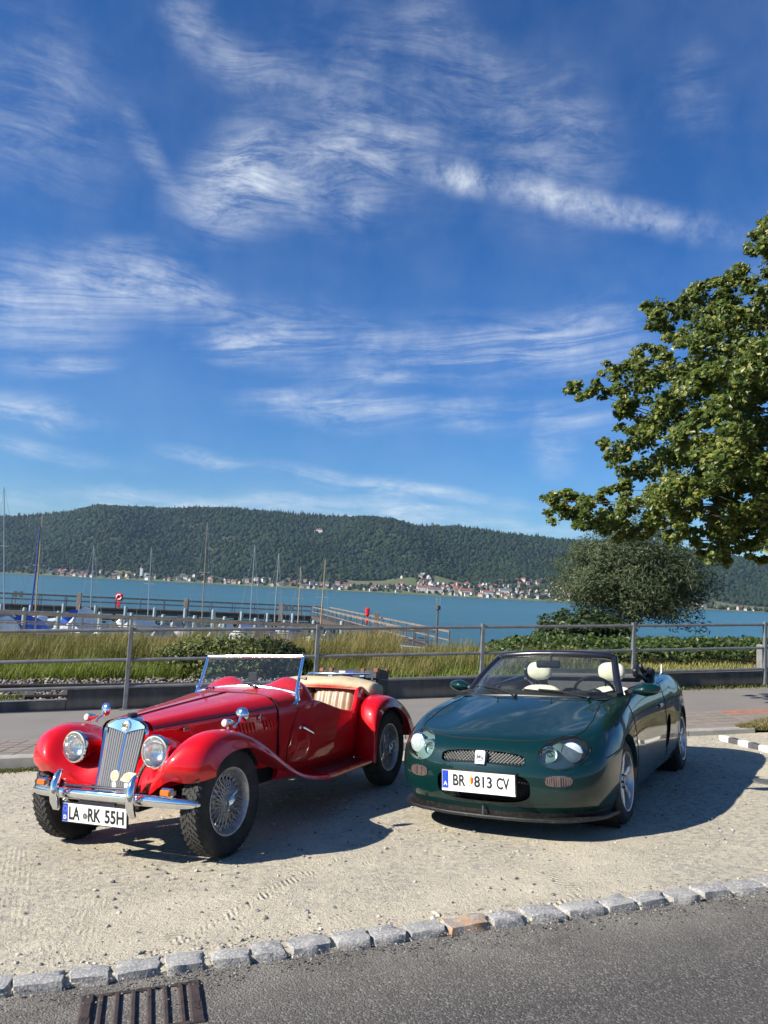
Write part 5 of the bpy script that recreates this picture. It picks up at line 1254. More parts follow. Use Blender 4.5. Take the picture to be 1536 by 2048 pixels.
grass('dry_grass', 'straw coloured grass and weeds behind the wall between the two cars', 9000, (-1.4, 4.6), (2.0, 6.0), (.18, .62), (.007, .016), straw, lambda X, d: .2 + .8 * (mnoise.noise(Vector((X * 1.3, d * 1.3, 15))) > 0))
grass('green_grass', 'green undergrowth among the straw between the two cars', 6500, (-1.4, 4.8), (1.2, 6.0), (.12, .38), (.012, .026), greeng)
grass('lawn_grass', 'short yellow green lawn in front of the hedge at the right', 15000, (2.5, 16), (.1, 4.5), (.06, .16), (.012, .022), leafmat('lawn', (.16, .19, .04), (.26, .24, .07), (.34, .28, .10), .6, .3))
grass('green_grass', 'tuft of grass beside the low edging at the far left', 900, (-8.2, -5.35), (.05, .7), (.14, .34), (.010, .018), greeng)
# little weeds at the kerb and a dry grass corner
P_ = [];
for _ in range(1500):
    X = random.uniform(-4.6, -3.1); Y = y_path(X) - abs(random.gauss(0, .06)) - .01; P_.append((X, Y, gz(X, Y)))
P_ = np.array(P_); n = len(P_); V, Fc = blades(P_, RNG.uniform(.015, .05, n), RNG.uniform(.01, .04, n), RNG.uniform(.008, .016, n), RNG.uniform(0, 6.3, n))
tag(link_mesh('kerb_weeds', fast_mesh('kerb_weeds', V, Fc), leafmat('weed', (.06, .075, .02), (.13, .13, .04))), 'small green weeds growing along the foot of the path kerb at the left', 'weeds', kind='stuff')
P_ = []
for _ in range(9000):
    X = random.uniform(4.75, 9.5); Y = y_path(X) + random.uniform(-.12, .75) * min(1, (X - 4.6)) + .05; P_.append((X, Y, max(gz(X, Y) + .02, zp(X, Y) - .03)))
P_ = np.array(P_); n = len(P_); V, Fc = blades(P_, RNG.uniform(.03, .09, n), RNG.uniform(.01, .06, n), RNG.uniform(.008, .016, n), RNG.uniform(0, 6.3, n))
tag(link_mesh('corner_grass', fast_mesh('corner_grass', V, Fc), straw), 'patch of dry yellow grass at the corner of the lot on the right', 'grass', kind='stuff')
P_ = []
for _ in range(2500):
    X = random.uniform(2.6, 9); Y = y_fence(X) + .13 - abs(random.gauss(0, .12)); P_.append((X, Y, zp(X, Y)))
P_ = np.array(P_); n = len(P_); V, Fc = blades(P_, RNG.uniform(.02, .08, n), RNG.uniform(.01, .06, n), RNG.uniform(.012, .025, n), RNG.uniform(0, 6.3, n))
tag(link_mesh('wall_weeds', fast_mesh('wall_weeds', V, Fc), leafmat('ivy_weed', (.05, .08, .02), (.15, .16, .05), (.22, .14, .05))), 'weeds and fallen leaves along the foot of the parapet wall', 'weeds', kind='stuff')
# ------------------------------------------------------------------ lake, far shore
LAKE = -3.6
mwat = mat('lake_water', (.018, .125, .150), .10); t, b = nodes(mwat); p = pos(t)
b.inputs['Specular IOR Level'].default_value = .5; b.inputs['IOR'].default_value = 1.33
sx3 = t.new('ShaderNodeMapping', {'Vector': p, 'Scale': (.35, 1.0, 1), 'Rotation': (0, 0, .25)}).outputs[0]
rip = t.math('ADD', t.math('MULTIPLY', t.noise(sx3, .55, 5, .6), 1.0), t.math('MULTIPLY', t.noise(sx3, .06, 3, .5), 2.0))
t.l.new(t.bump(rip, .9, .35), b.inputs['Normal'])
lz = t.noise(t.new('ShaderNodeMapping', {'Vector': p, 'Scale': (.0012, .012, 1), 'Rotation': (0, 0, .05)}).outputs[0], 1.0, 4, .55)
t.l.new(t.mix(t.maprange(lz, .42, .58), (.026, .092, .112), (.038, .122, .140)), b.inputs['Base Color'])
b.inputs['Roughness'].default_value = .28
o = MB().grid(np.array([[(x, y, LAKE) for y in (22, 120, 600, 2000, 9000)] for x in (-9000, -2000, -300, 0, 300, 2000, 9000)])).build('lake', mwat); tag(o, kind='structure')

def hor(u): return 1183.0 + (u - 768) * .0513
RU = [-1500, -600, 0, 60, 130, 180, 250, 330, 450, 520, 600, 700, 780, 830, 900, 960, 1030, 1100, 1180, 1300, 1400, 1480, 1536, 1800, 2600]
RV = [1010, 1040, 1034, 1032, 1026, 1016, 1015, 1019, 1018, 1024, 1029, 1036, 1046, 1054, 1054, 1062, 1069, 1079, 1085, 1093, 1104, 1116, 1125, 1160, 1230]
def ys(u): return float(np.interp(u, [-1500, 0, 600, 1100, 1536, 2600], [2900, 2600, 2500, 2400, 2300, 2500]))
UG = np.arange(-1500, 2601, 16.0); TG = np.concatenate([np.linspace(0, 1, 46), [1.06, 1.15, 1.35, 1.6]])
HG = np.zeros((len(UG), len(TG), 3))
for i, u in enumerate(UG):
    d = ray(u, hor(u)); dx_ = d[0] / d[1]
    rv = float(np.interp(u, RU, RV)) ; Yr = ys(u) + 950; Hr = max(20, (hor(u) - rv) / F_PX * Yr * 1.003 + EYE - LAKE - 9)
    for j, tt in enumerate(TG):
        Y = ys(u) + 950 * tt; X = dx_ * Y
        g_ = float(np.interp(tt, [0, .10, .20, .35, .6, .85, 1, 1.15, 1.6], [0.004, .055, .13, .28, .62, .93, 1, .96, .7]))
        tw = float(np.interp(u, [700, 820, 1180, 1350], [0, 1, 1, 0])); g_ += tw * float(np.interp(tt, [0, .10, .22, .4, .7], [0, .035, .06, .03, 0]))
        spur = math.sin((u + 170 * tt) * .0235 + .8 * math.sin(u * .007)) * 26 + math.sin((u - 260 * tt) * .011 + 1.3) * 30
        rav = mnoise.fractal(Vector((X * .0023, Y * .0016, 3.3)), .9, 2.0, 5) * 60 * min(1, g_ * 2.2) * max(.06, (1 - tt) * 1.3 if tt < 1 else .06) * min(1, tt * 3) + spur * max(0, math.sin(math.pi * min(1, max(0, tt - .12) / .88))) ** 1.2
        HG[i, j] = (X, Y, LAKE + Hr * g_ + rav + .4)
HG[:, 0, 2] = LAKE + .3
first = HG[:, :1].copy(); first[..., 2] = LAKE - 3
HM = np.concatenate([first, HG], 1)
def hill_pt(u, tt):
    fi = (u - UG[0]) / 16.0; i = int(np.clip(fi, 0, len(UG) - 2)); fi -= i
    j = int(np.clip(np.searchsorted(TG, tt) - 1, 0, len(TG) - 2)); fj = (tt - TG[j]) / (TG[j + 1] - TG[j])
    return HG[i, j] * (1 - fi) * (1 - fj) + HG[i + 1, j] * fi * (1 - fj) + HG[i, j + 1] * (1 - fi) * fj + HG[i + 1, j + 1] * fi * fj
def is_field(u, tt):
    return (690 < u < 830 and .105 < tt < .175 + (u - 690) * .0002) or (860 < u < 930 and .15 < tt < .225) or (225 < u < 262 and .10 < tt < .15) or (u > 1420 and .05 < tt < .20) or (-700 < u < -500 and .05 < tt < .2)
mh0 = noisy('forest_floor', (.020, .032, .012), (.035, .045, .018), .01, .95, 0); mh1 = noisy('meadow', (.060, .085, .026), (.10, .11, .045), .012, .95, 0)
nu, nv = HM.shape[:2]; idx = np.arange(nu * nv).reshape(nu, nv); Fq = np.stack([idx[:-1, :-1], idx[1:, :-1], idx[1:, 1:], idx[:-1, 1:]], -1).reshape(-1, 4)
mi = np.array([[1 if (0 < j < nv - 2 and is_field(UG[i] + 8, TG[min(j, len(TG) - 1)] - .01)) or 0 < j < 3 else 0 for j in range(nv - 1)] for i in range(nu - 1)]).ravel()
o = link_mesh('hills', fast_mesh('hills', HM.reshape(-1, 3), Fq, True, mi), [mh0, mh1]); tag(o, kind='structure')
# forest: tens of thousands of crowns, one mass
N = 45000; C = []; Rr = []; con = []
while len(C) < N:
    u = random.uniform(-950, 2250) if random.random() < .45 else random.uniform(-250, 1750); tt = random.random() ** .9 * 1.06
    if tt < .015: continue
    keep = 1.0
    if tt < .26: tl = tt * (.62 if 790 < u < 1200 else 1.0); keep = float(np.interp(tl, [.015, .06, .12, .15], [.30, .20, .30, 1.0]))
    if 1380 < u and tt < .24: keep = .12 if tt > .06 else .6
    if is_field(u, tt) or random.random() > keep: continue
    q = hill_pt(u, tt); r = random.uniform(4.5, 10.5) * (1.0 if random.random() < .8 else .7) * (.75 if tt < .2 else 1); cf = random.random() < (.06 + .42 * (mnoise.noise(Vector((q[0] * .004, q[1] * .004, 8))) > .12) + (.3 if tt > .95 else 0))
    r = r * (.72 if cf else 1); h_ = r * (random.uniform(1.6, 2.5) if cf else random.uniform(.8, 1.15)); C.append((q[0], q[1], q[2] + h_ * .75)); Rr.append((r * (.55 if cf else 1), r * (.55 if cf else 1), h_))
    con.append(cf)
C = np.array(C); Rr = np.array(Rr); V, Fc = blobs(C, Rr, .22)
Vr = V.reshape(N, 12, 3); cz = C[:, None, 2]; relz = (Vr[..., 2] - cz) / Rr[:, None, 2]; cf = np.array(con)[:, None]
sh = np.where(cf, np.clip(1.05 - .75 * (relz + .2), .12, 1.3), 1.0)
Vr[..., :2] = C[:, None, :2] + (Vr[..., :2] - C[:, None, :2]) * sh[..., None]
mfor = mat('forest', (.03, .05, .02), .9); t, b = nodes(mfor); rnd = t.new('ShaderNodeNewGeometry').outputs['Random Per Island']
pn = t.noise(pos(t), .006, 3, .5)
c = t.ramp(rnd, [(0, (.009, .019, .010)), (.5, (.014, .028, .012)), (.85, (.021, .036, .014)), (1, (.032, .045, .017))]); c = t.mix(t.maprange(pn, .38, .62, 0, .8), c, (.012, .026, .016)); c = t.mix(t.maprange(t.noise(pos(t), .018, 2, .5), .45, .7, 0, .55), c, (.036, .052, .017))
t.l.new(c, b.inputs['Base Color']); b.inputs['Specular IOR Level'].default_value = .1
o = link_mesh('forest', fast_mesh('forest', V, Fc, True), mfor); tag(o, 'dark green mixed woodland covering the hills across the lake', 'forest', kind='stuff')

# houses of the far shore villages
wallm = [mat('house_' + n, c_, .8) for n, c_ in (('white', (.60, .59, .56)), ('cream', (.50, .44, .33)), ('grey', (.33, .33, .32)), ('pink', (.42, .30, .26)))]
roofm = [mat('roof_' + n, c_, .8) for n, c_ in (('red', (.22, .085, .06)), ('brown', (.12, .075, .06)), ('grey', (.12, .12, .125)))]
paneM = mat('far_pane', (.03, .035, .04), .2)
WN, RN = ['white', 'cream', 'grey', 'pinkish'], ['red', 'brown', 'grey']
house_parts = {}
def house_mesh(w, d, h, rh, key):
    if key in house_parts: return house_parts[key]
    wl_ = MB().box((0, 0, h / 2 - 2), (w, d, h + 4)); wl_.add([(-w / 2, -d / 2, h), (-w / 2, d / 2, h), (-w / 2, 0, h + rh), (w / 2, -d / 2, h), (w / 2, d / 2, h), (w / 2, 0, h + rh)], [(0, 1, 2), (3, 5, 4)])
    rf = MB(); e = .8
    for s in (-1, 1): rf.add([(-w / 2 - e, s * (d / 2 + e), h - e * rh / (d / 2)), (w / 2 + e, s * (d / 2 + e), h - e * rh / (d / 2)), (w / 2 + e, 0, h + rh + .25), (-w / 2 - e, 0, h + rh + .25)], [(0, 1, 2, 3)])
    wd = MB()
    for s in (-1, 1):
        for zz in (1.6, 4.4):
            if zz + 1 > h: continue
            for k in range(3):
                x = (-.3 + .3 * k) * w; wd.add([(x - .7, s * (d / 2 + .06), zz), (x + .7, s * (d / 2 + .06), zz), (x + .7, s * (d / 2 + .06), zz + 1.5), (x - .7, s * (d / 2 + .06), zz + 1.5)], [(0, 1, 2, 3)])
    def raw(mb, nm):
        me = bpy.data.meshes.new(nm); me.from_pydata(mb.v, [], mb.f); me.update(); me.materials.append(None); return me
    house_parts[key] = (raw(wl_, 'wall'), raw(rf, 'roof'), raw(wd, 'windows')); return house_parts[key]
VILL = {'left': 'the far left village', 'mid': 'the shore strip behind the masts', 'main': 'the larger far town', 'right': 'the far right shore settlement'}
def house(u, tt, area, wi, ri, w, d, h, rh, rz, label=None):
    q = hill_pt(u, tt); me = house_mesh(w, d, h, rh, (w, d, h, rh))
    o = bpy.data.objects.new('house', me[0]); COL.objects.link(o); o.location = q; o.rotation_euler = (0, 0, rz)
    o.material_slots[0].link = 'OBJECT'; o.material_slots[0].material = wallm[wi]
    for nm, m_, mm in (('roof', me[1], roofm[ri]), ('windows', me[2], paneM)):
        c_ = bpy.data.objects.new(nm, m_); COL.objects.link(c_); c_.parent = o; c_.material_slots[0].link = 'OBJECT'; c_.material_slots[0].material = mm
    c_['kind'] = 'stuff'
    return tag(o, label or f'small {WN[wi]} house with {RN[ri]} roof in {VILL[area]}', 'house', f'far houses, {area} shore')
dims = [(9.5, 8, 5.5, 3.8), (12, 9, 6, 4.2), (10, 9, 7, 3.4), (15, 10, 8, 4), (8.5, 7, 4.6, 3.4)]
def town(n, ur, tr, area, p=1.5):
    done = []
    k = 0
    while len(done) < n and k < 4000:
        k += 1; u = random.uniform(*ur); tt = tr[0] + (tr[1] - tr[0]) * random.random() ** p
        q = hill_pt(u, tt)
        if is_field(u, tt) or any(abs(q[0] - a) < 15 and abs(q[1] - c_) < 16 for a, c_ in done): continue
        done.append((q[0], q[1])); dm = random.choice(dims)
        house(u, tt, area, random.choice([0, 0, 0, 0, 1, 1, 2, 3]), random.choice([0, 0, 0, 1, 1, 2]), *dm, random.uniform(-.5, .5) + random.choice([0, 0, math.pi / 2]))
town(46, (95, 300), (.012, .12), 'left', 1.3); town(12, (300, 420), (.015, .12), 'left'); town(58, (420, 780), (.012, .12), 'mid', 1.3)
town(150, (790, 1150), (.012, .225), 'main', 1.15); town(20, (1150, 1420), (.012, .16), 'main'); town(10, (1425, 1600), (.02, .06), 'right')
# landmark buildings
q = hill_pt(282, .06); ch = empty('church', q); tag(ch, 'tall pale church tower with a pointed spire above the left village', 'church')
MB().box((0, 0, 14), (9, 9, 32)).build('tower', wallm[0], ch); MB().lathe([(6.6, 29.9), (4, 34), (.1, 46)], None, 4).build('spire', roofm[1], ch, smooth=False); MB().box((14, 4, 5), (22, 12, 16)).build('nave', wallm[0], ch)
q = hill_pt(632, .70); vh = empty('hill_house', q + np.array([0, 0, 6])); tag(vh, 'lone white villa standing high on the wooded hillside', 'house')
MB().box((0, 0, 6), (26, 14, 16)).build('wall', wallm[0], vh); MB().box((-16, 0, 3), (10, 12, 10)).build('annex', wallm[1], vh); MB().lathe([(19, 13.9), (.1, 20)], Matrix.Diagonal((1, .6, 1, 1)) @ Matrix.Rotation(math.pi / 4, 4, 'Z'), 4).build('roof', roofm[0], vh, smooth=False)
q = hill_pt(862, 1.0); rn = empty('castle_ruin', q + np.array([0, 0, 6])); tag(rn, 'ruined castle tower on the crest of the wooded hill', 'ruin')
rm = mat('ruin_stone', (.14, .12, .11), .9); MB().box((-8, 0, 8), (9, 9, 26)).build('tower', rm, rn); MB().box((9, 0, 5), (16, 7, 16)).build('wall', rm, rn); MB().box((22, 0, 2), (8, 6, 14)).build('broken_wall', rm, rn)
for (u, tt, w, wi, ri) in ((868, .03, 46, 0, 0), (930, .035, 40, 1, 0), (975, .03, 34, 0, 0), (845, .05, 38, 0, 0), (1010, .07, 40, 0, 2)):
    house(u, tt, 'main', wi, ri, w, 13, 12, 5, 0.1, f'long {WN[wi]} waterfront building with {RN[ri]} roof in the larger town, {w} metre front' if False else f'long {WN[wi]} block with {RN[ri]} roof in the town behind the green roadster')
# ------------------------------------------------------------------ jetty
DECK = -1.65
plank = noisy('jetty_wood', (.085, .070, .058), (.055, .046, .04), 3, .9, .4, .01); brownw = noisy('rail_wood', (.22, .175, .135), (.14, .115, .095), 3, .9, .3, .01); steelb = noisy('pile_steel', (.25, .32, .33), (.17, .22, .235), 2, .6, .2, metal=.2)
jt = empty('jetty'); J0 = at_z(880, 1296, DECK); jt.location = J0; tag(jt, 'long U shaped timber jetty with railings on piles in the lake', 'jetty')
cN, cF = at_z(862, 1297, DECK), at_z(640, 1232, DECK)
nL, fL = at_z(-160, 1256, DECK), at_z(-160, 1200, DECK)
legs = [(cN, nL, 2.2), (cN, cF, 2.4), (cF, fL, 2.6)]
for li, (a, b_, w) in enumerate(legs):
    d = (b_ - a); L_ = d.length; d.normalize(); sd = Vector((-d.y, d.x, 0)); m_ = Matrix((d, sd, Vector((0, 0, 1)))).transposed()
    c0 = (a + b_) / 2 - J0
    MB().box(c0 + Vector((0, 0, -.09 + .004 * li)), (L_ + w, w, .18), m_).build('deck', plank, jt)
    for s in (-1, 1):
        MB().box(c0 + sd * s * (w / 2 - .1) + Vector((0, 0, -.32)), (L_, .16, .28), m_).build('beam', plank, jt)
        if li == 0 and s == 1 and False: continue
        k = 0.0
        while k < L_:
            pt = a + d * k + sd * s * (w / 2 - .06) - J0
            MB().box(pt + Vector((0, 0, .55)), (.09, .09, 1.15), m_).build('railing_post', brownw if random.random() < .2 else galv, jt)
            k += 2.6
        for h_ in (.55, 1.08): MB().box(c0 + sd * s * (w / 2 - .06) + Vector((0, 0, h_)), (L_, .06, .13 if h_ > 1 else .07), m_).build('railing_rail', brownw, jt)
    k = 1.0
    while k < L_:
        for s in (-1, 1):
            pt = a + d * k + sd * s * (w / 2 - .25) - J0; MB().tube([pt + Vector((0, 0, -4)), pt + Vector((0, 0, -.15))], .14, 8).build('pile', plank, jt)
        k += 4.5
    if li == 2:
        for h_ in (-.5, -.85, -1.2, -1.55): MB().box(c0 - sd * (w / 2) * (1 if sd.y > 0 else -1) + Vector((0, 0, h_)), (L_, .10, .22), m_).build('breakwater_board', plank, jt)
# steel mooring posts in two rows
for i, (u, v, Y) in enumerate([(3, 1208, 72), (62, 1210, 72), (128, 1207, 72), (192, 1211, 72), (252, 1212, 72), (310, 1215, 72), (371, 1217, 72), (427, 1219, 72), (484, 1223, 72), (536, 1226, 72), (586, 1227, 72),
                               (50, 1215, 58), (118, 1222, 58), (201, 1224, 58), (264, 1226, 58), (327, 1229, 58), (390, 1231, 58), (450, 1233, 58), (512, 1236, 58), (570, 1240, 58), (628, 1241, 58), (684, 1242, 58)]):
    p_ = at(u, v, Y); o = MB().tube([(0, 0, LAKE - 1), (0, 0, p_.z - .12), (0, 0, p_.z)], [.16, .16, .12], 10); o = o.build('mooring_post', steelb); o.location = (p_.x, p_.y, 0)
    tag(o, 'blue grey steel mooring post in the ' + ('taller back row' if Y > 60 else 'shorter front row') + ' between the boats', 'post', 'mooring posts, ' + ('back' if Y > 60 else 'front') + ' row')
# boats
hullM = mat('hull_white', (.78, .78, .76), .3, coat_weight=.5); coverW = noisy('cover_white', (.74, .74, .72), (.62, .62, .60), 2, .8, .4, .02); coverB = noisy('cover_blue', (.02, .12, .55), (.02, .09, .40), 2, .8, .4, .02); coverG = noisy('cover_grey', (.25, .26, .27), (.33, .33, .33), 2, .8, .4, .02)
mastS = mat('mast_grey', (.32, .36, .38), .35, .5); mastW = noisy('mast_wood', (.42, .30, .16), (.34, .24, .13), 3, .5, .1); mastB = noisy('mast_brown', (.26, .20, .155), (.20, .15, .115), 3, .5, .1); mastBl = mat('mast_blue', (.03, .06, .22), .5)
def boat(name, label, u, Y, L_, yaw, cover, mast=None, top=None, mastm=None, tent=1.3):
    base = at_z(u, 1300, LAKE); x = ray(u, hor(u) + 60)[0] / ray(u, hor(u) + 60)[1] * Y
    r = empty(name, (x, Y, LAKE)); r.rotation_euler = (0, 0, yaw); tag(r, label, 'boat'); hb = L_ * .17
    rows = []
    for i in range(13):
        q = -1 + 2 * i / 12; w = hb * (1 - max(0, q) ** 2.4) * (1 if q > 0 else 1 - .12 * q * q); sh = .75 + .25 * max(0, q) ** 2
        rows.append([(q * L_ / 2, -w, sh), (q * L_ / 2, -w * .85, .15), (q * L_ / 2 * .96, 0, -.35), (q * L_ / 2, w * .85, .15), (q * L_ / 2, w, sh)])
    h_ = MB().grid(np.array(rows)); h_.add(rows[0], [(0, 1, 2, 3, 4)]); h_.grid(np.array([[rw[0], rw[4]] for rw in rows])); h_.build('hull', hullM, r, angle=50)
    if cover:
        rows = []
        for i in range(9):
            q = -.9 + 1.5 * i / 8; w = hb * .95 * (1 - max(0, q) ** 2.4); rg = .8 + tent * math.sin(math.pi * min(1, (i + .6) / 9)) ** .6 + random.uniform(-.05, .05)
            rows.append([(q * L_ / 2, -w, .80), (q * L_ / 2, -w * .5, .8 + (rg - .8) * .55), (q * L_ / 2, 0, rg), (q * L_ / 2, w * .5, .8 + (rg - .8) * .55), (q * L_ / 2, w, .80)])
        cm = MB().grid(np.array(rows)); cm.add(rows[0], [(0, 1, 2, 3, 4)]); cm.add(rows[-1], [(4, 3, 2, 1, 0)]); cm.build('cover', cover, r, angle=60)
    else: MB().box((-.1 * L_, 0, 1.0), (L_ * .35, hb * 1.2, .5), None, .12).build('cabin', hullM, r)
    if top:
        T = at(top[0], top[1], Y); inv = r.matrix_basis.inverted(); B_ = Vector((.08 * L_, 0, .5)); Tl = inv @ T
        MB().tube([B_, B_ * .5 + Tl * .5, Tl], [.058, .050, .03], 8).build('mast', mastm or mastS, r)
        MB().tube([B_ + Vector((0, 0, .9)), B_ + Vector((-L_ * .42, 0, 1.0))], .045, 6).build('boom', mastm or mastS, r)
        md = B_ * .42 + Tl * .58
        MB().tube([md + Vector((0, -.55, 0)), md + Vector((0, .55, 0))], .02, 5).build('spreader', mastS, r)
        for yy, xx in ((-hb, 0), (hb, 0), (0, L_ * .48)): MB().tube([Tl, Vector((xx, yy, .8))], .012, 4, False).build('stay', mastS, r)
    return r
boat('sailing_boat', 'sailing boat with grey cover and very tall grey mast at the left picture edge', 2, 66, 7.5, 1.2, coverG, top=(8, 974))
boat('sailing_boat', 'sailing boat with honey coloured wooden mast beside a blue furled sail', 64, 60, 7.0, 1.35, coverB, top=(85, 1030), mastm=mastW)
boat('sailing_boat', 'sailing boat with white tent cover and thin grey mast near the left', 178, 64, 6.5, 1.5, coverW, top=(188, 1090), tent=2.0)
boat('sailing_boat', 'sailing boat with grey mast right of the red lifebuoy board', 291, 68, 6.6, 1.3, coverW, top=(303, 1095))
boat('sailing_boat', 'sailing boat with tall dark brown mast', 399, 62, 7.0, 1.3, coverG, top=(415, 1045), mastm=mastB)
boat('sailing_boat', 'sailing boat with grey mast, left of the pair above the windscreen', 497, 66, 6.5, 1.4, coverW, top=(510, 1090))
boat('sailing_boat', 'sailing boat with bright blue cover and slim grey mast', 546, 60, 6.0, 1.4, coverB, top=(558, 1106))
boat('sailing_boat', 'sailing boat with pale yellow mast and a blue tarp', 594, 66, 5.5, 1.4, coverB, top=(602, 1133), mastm=mastW)
boat('sailing_boat', 'sailing boat with pale mast wrapped in cloth right of the others', 637, 60, 6.0, 1.3, coverW, top=(651, 1119), mastm=mastW, tent=1.2)
for u, Y, cv_, lb in ((120, 57, None, 'small white cabin boat moored left of the railing post'), (228, 58, coverW, 'low white covered boat below the red lifebuoy board'), (335, 57, coverG, 'dark grey covered boat at the jetty left of the shrub'), (440, 58, coverW, 'white covered dinghy just left of the tall grass shrub'), (600, 57, None, 'white cabin motor boat under the jetty railing'), (20, 57, coverW, 'white covered boat at the left picture edge'), (155, 74, coverB, 'blue covered boat behind the white tent cover'), (262, 74, coverW, 'white covered boat right of the red lifebuoy board'), (365, 73, coverG, 'grey covered boat left of the tall brown mast'), (455, 72, coverW, 'white covered boat between the brown mast and the pair of grey masts'), (525, 57, coverB, 'blue covered dinghy right above the red car windscreen'), (660, 62, coverW, 'white covered boat beside the landward jetty corner'), (560, 75, None, 'white cabin boat at the back of the basin'), (85, 75, None, 'white cabin boat behind the honey coloured mast')):
    boat('motor_boat', lb, u, Y, 5.2, 1.45, cv_)
bs = at_z(69, 1250, LAKE)
for o in [q for q in bpy.data.objects if q.get('label', '').startswith('sailing boat with honey')]:
    inv = o.matrix_basis.inverted(); MB().tube([inv @ at(80, 1052, 60), inv @ at(72, 1140, 60), inv @ at(60, 1238, 60)], [.04, .07, .08], 8).build('furled_sail', mastBl, o)
# lifebuoy stations
redp = mat('signal_red', (.60, .015, .02), .4); whp = mat('signal_white', (.8, .8, .8), .4)
def buoy(u, v, Y, size, label, round_):
    p_ = at(u, v, Y); zb_ = DECK; r = empty('lifebuoy_station', (p_.x, p_.y, zb_)); tag(r, label, 'lifebuoy'); h_ = p_.z - zb_
    MB().tube([(0, 0, 0), (0, 0, h_)], .06, 8).build('post', galv, r)
    if round_:
        MB().box((0, -.08, h_), (size, .08, size), None, .05).build('board', redp, r)
        MB().tube([(size * .32 * math.cos(a), -.16, h_ + size * .32 * math.sin(a)) for a in np.linspace(0, 2 * math.pi, 25)[:-1]], .07, 8, closed=True).build('ring', whp, r)
        for k in (0, 2): MB().tube([(size * .32 * math.cos(a), -.165, h_ + size * .32 * math.sin(a)) for a in np.linspace(k * math.pi / 2 + .2, k * math.pi / 2 + 1.0, 6)], .075, 8).build('ring_band', redp, r)
        MB().box((0, -.06, h_ - size * .95), (.34, .10, .62), None, .03).build('rope_box', redp, r)
    else:
        MB().box((0, -.05, h_), (size, .3, size * 2.1), None, size * .3).build('case', redp, r); MB().box((0, -.05, h_ - size * 2.0), (size * .6, .16, size * 1.3), None, .05).build('rope_box', redp, r)
buoy(239, 1194, 84, .80, 'square red lifebuoy board with white ring on the jetty at the left', True)
buoy(735, 1224, 66, .36, 'narrow red lifebuoy case on the jetty right of the masts', False)
for u, v in ((37, 1188), (578, 1216)):
    p_ = at(u, v, 84); r = empty('twin_sign', (p_.x, p_.y, DECK)); tag(r, 'pair of small dark sign boards on the far jetty ' + ('at the left picture edge' if u < 100 else 'above the red car\'s windscreen'), 'sign')
    for s in (-1, 1): MB().tube([(s * .3, 0, 0), (s * .3, 0, p_.z - DECK)], .03, 6).build('post', galv, r); MB().box((s * .3, -.05, p_.z - DECK), (.42, .04, .62)).build('board', M['grey_trim'], r)
for u, v in ((158, 1206), (372, 1213), (562, 1222), (753, 1238)):
    p_ = at(u, v, 82 if u < 700 else 66); o = MB().box((0, 0, .6), (.42, .3, 1.9), None, .02).build('jetty_bollard', brownw); o.location = (p_.x, p_.y, DECK)
    tag(o, 'stout brown timber post rising above the far jetty railing', 'post', 'timber posts on the jetty')
# lamp post on the shore
p_ = at(872, 1302, 42); lp = empty('lamp_post', (p_.x, p_.y, p_.z - 1.0)); tag(lp, 'slim grey lamp post with clear cylindrical top by the lake', 'lamp post'); hh = at(873, 1190, 42).z - p_.z + 1.0
MB().tube([(0, 0, 0), (0, 0, hh - .78)], [.075, .055], 10).build('pole', mat('lamp_grey', (.09, .10, .11), .5, .3), lp); MB().lathe([(.06, hh - .80), (.15, hh - .78), (.15, hh - .60), (.10, hh - .56)], None, 14).build('collar', M['grey_trim'], lp)
MB().lathe([(.12, hh - .58), (.13, hh - .1), (.13, hh)], None, 14).build('lamp_glass', M['lens'], lp); MB().lathe([(.15, hh), (.15, hh + .04), (.01, hh + .07)], None, 14).build('lamp_cap', M['grey_trim'], lp)
# pale metal railing on the bank and wire mesh fence
br = empty('bank_railing'); a, b_ = at(600, 1276, 30), at(905, 1300, 30); br.location = (a.x, a.y, a.z - 1.1); tag(br, 'pale green metal railing on the bank in front of the jetty', 'railing')
ml = mat('pale_green_metal', (.40, .46, .40), .5); o0 = Vector(br.location)
for k in range(13): q = a.lerp(b_, k / 12) - o0; MB().tube([q, q - Vector((0, 0, 1.1))], .022, 6).build('post', ml, br)
for h_ in (0, .45, .85): MB().tube([a - o0 - Vector((0, 0, h_)), b_ - o0 - Vector((0, 0, h_))], .022, 6).build('rail', ml, br)
wf = empty('wire_fence'); a, b_ = at(590, 1293, 19), at(800, 1297, 19.6); wf.location = (a.x, a.y, a.z - 1.0); tag(wf, 'fine wire mesh fence among the dry grass behind the red car', 'fence'); o0 = Vector(wf.location)
wm = mat('wire', (.10, .11, .11), .5, .4); wr = MB()
for k in range(45): q = a.lerp(b_, k / 44) - o0; wr.tube([q, q - Vector((0, 0, 1.0))], .003, 4, False)
for k in range(17): wr.tube([a - o0 - Vector((0, 0, k * .06)), b_ - o0 - Vector((0, 0, k * .06))], .003, 4, False)
wr.build('wire_mesh', wm, wf)
for k in (0, .5, 1): q = a.lerp(b_, k) - o0; MB().tube([q + Vector((0, 0, .03)), q - Vector((0, 0, 1.1))], .022, 6).build('post', wm, wf)
bp = at(1527, 1297, 15.3); o = MB().box((0, 0, -.55), (.20, .2, 1.25), None, .02); o = o.build('gate_post', noisy('post_grey', (.22, .22, .21), (.15, .15, .145), 6, .8, .3)); o.location = bp; tag(o, 'thick grey post behind the railing at the right picture edge', 'post')

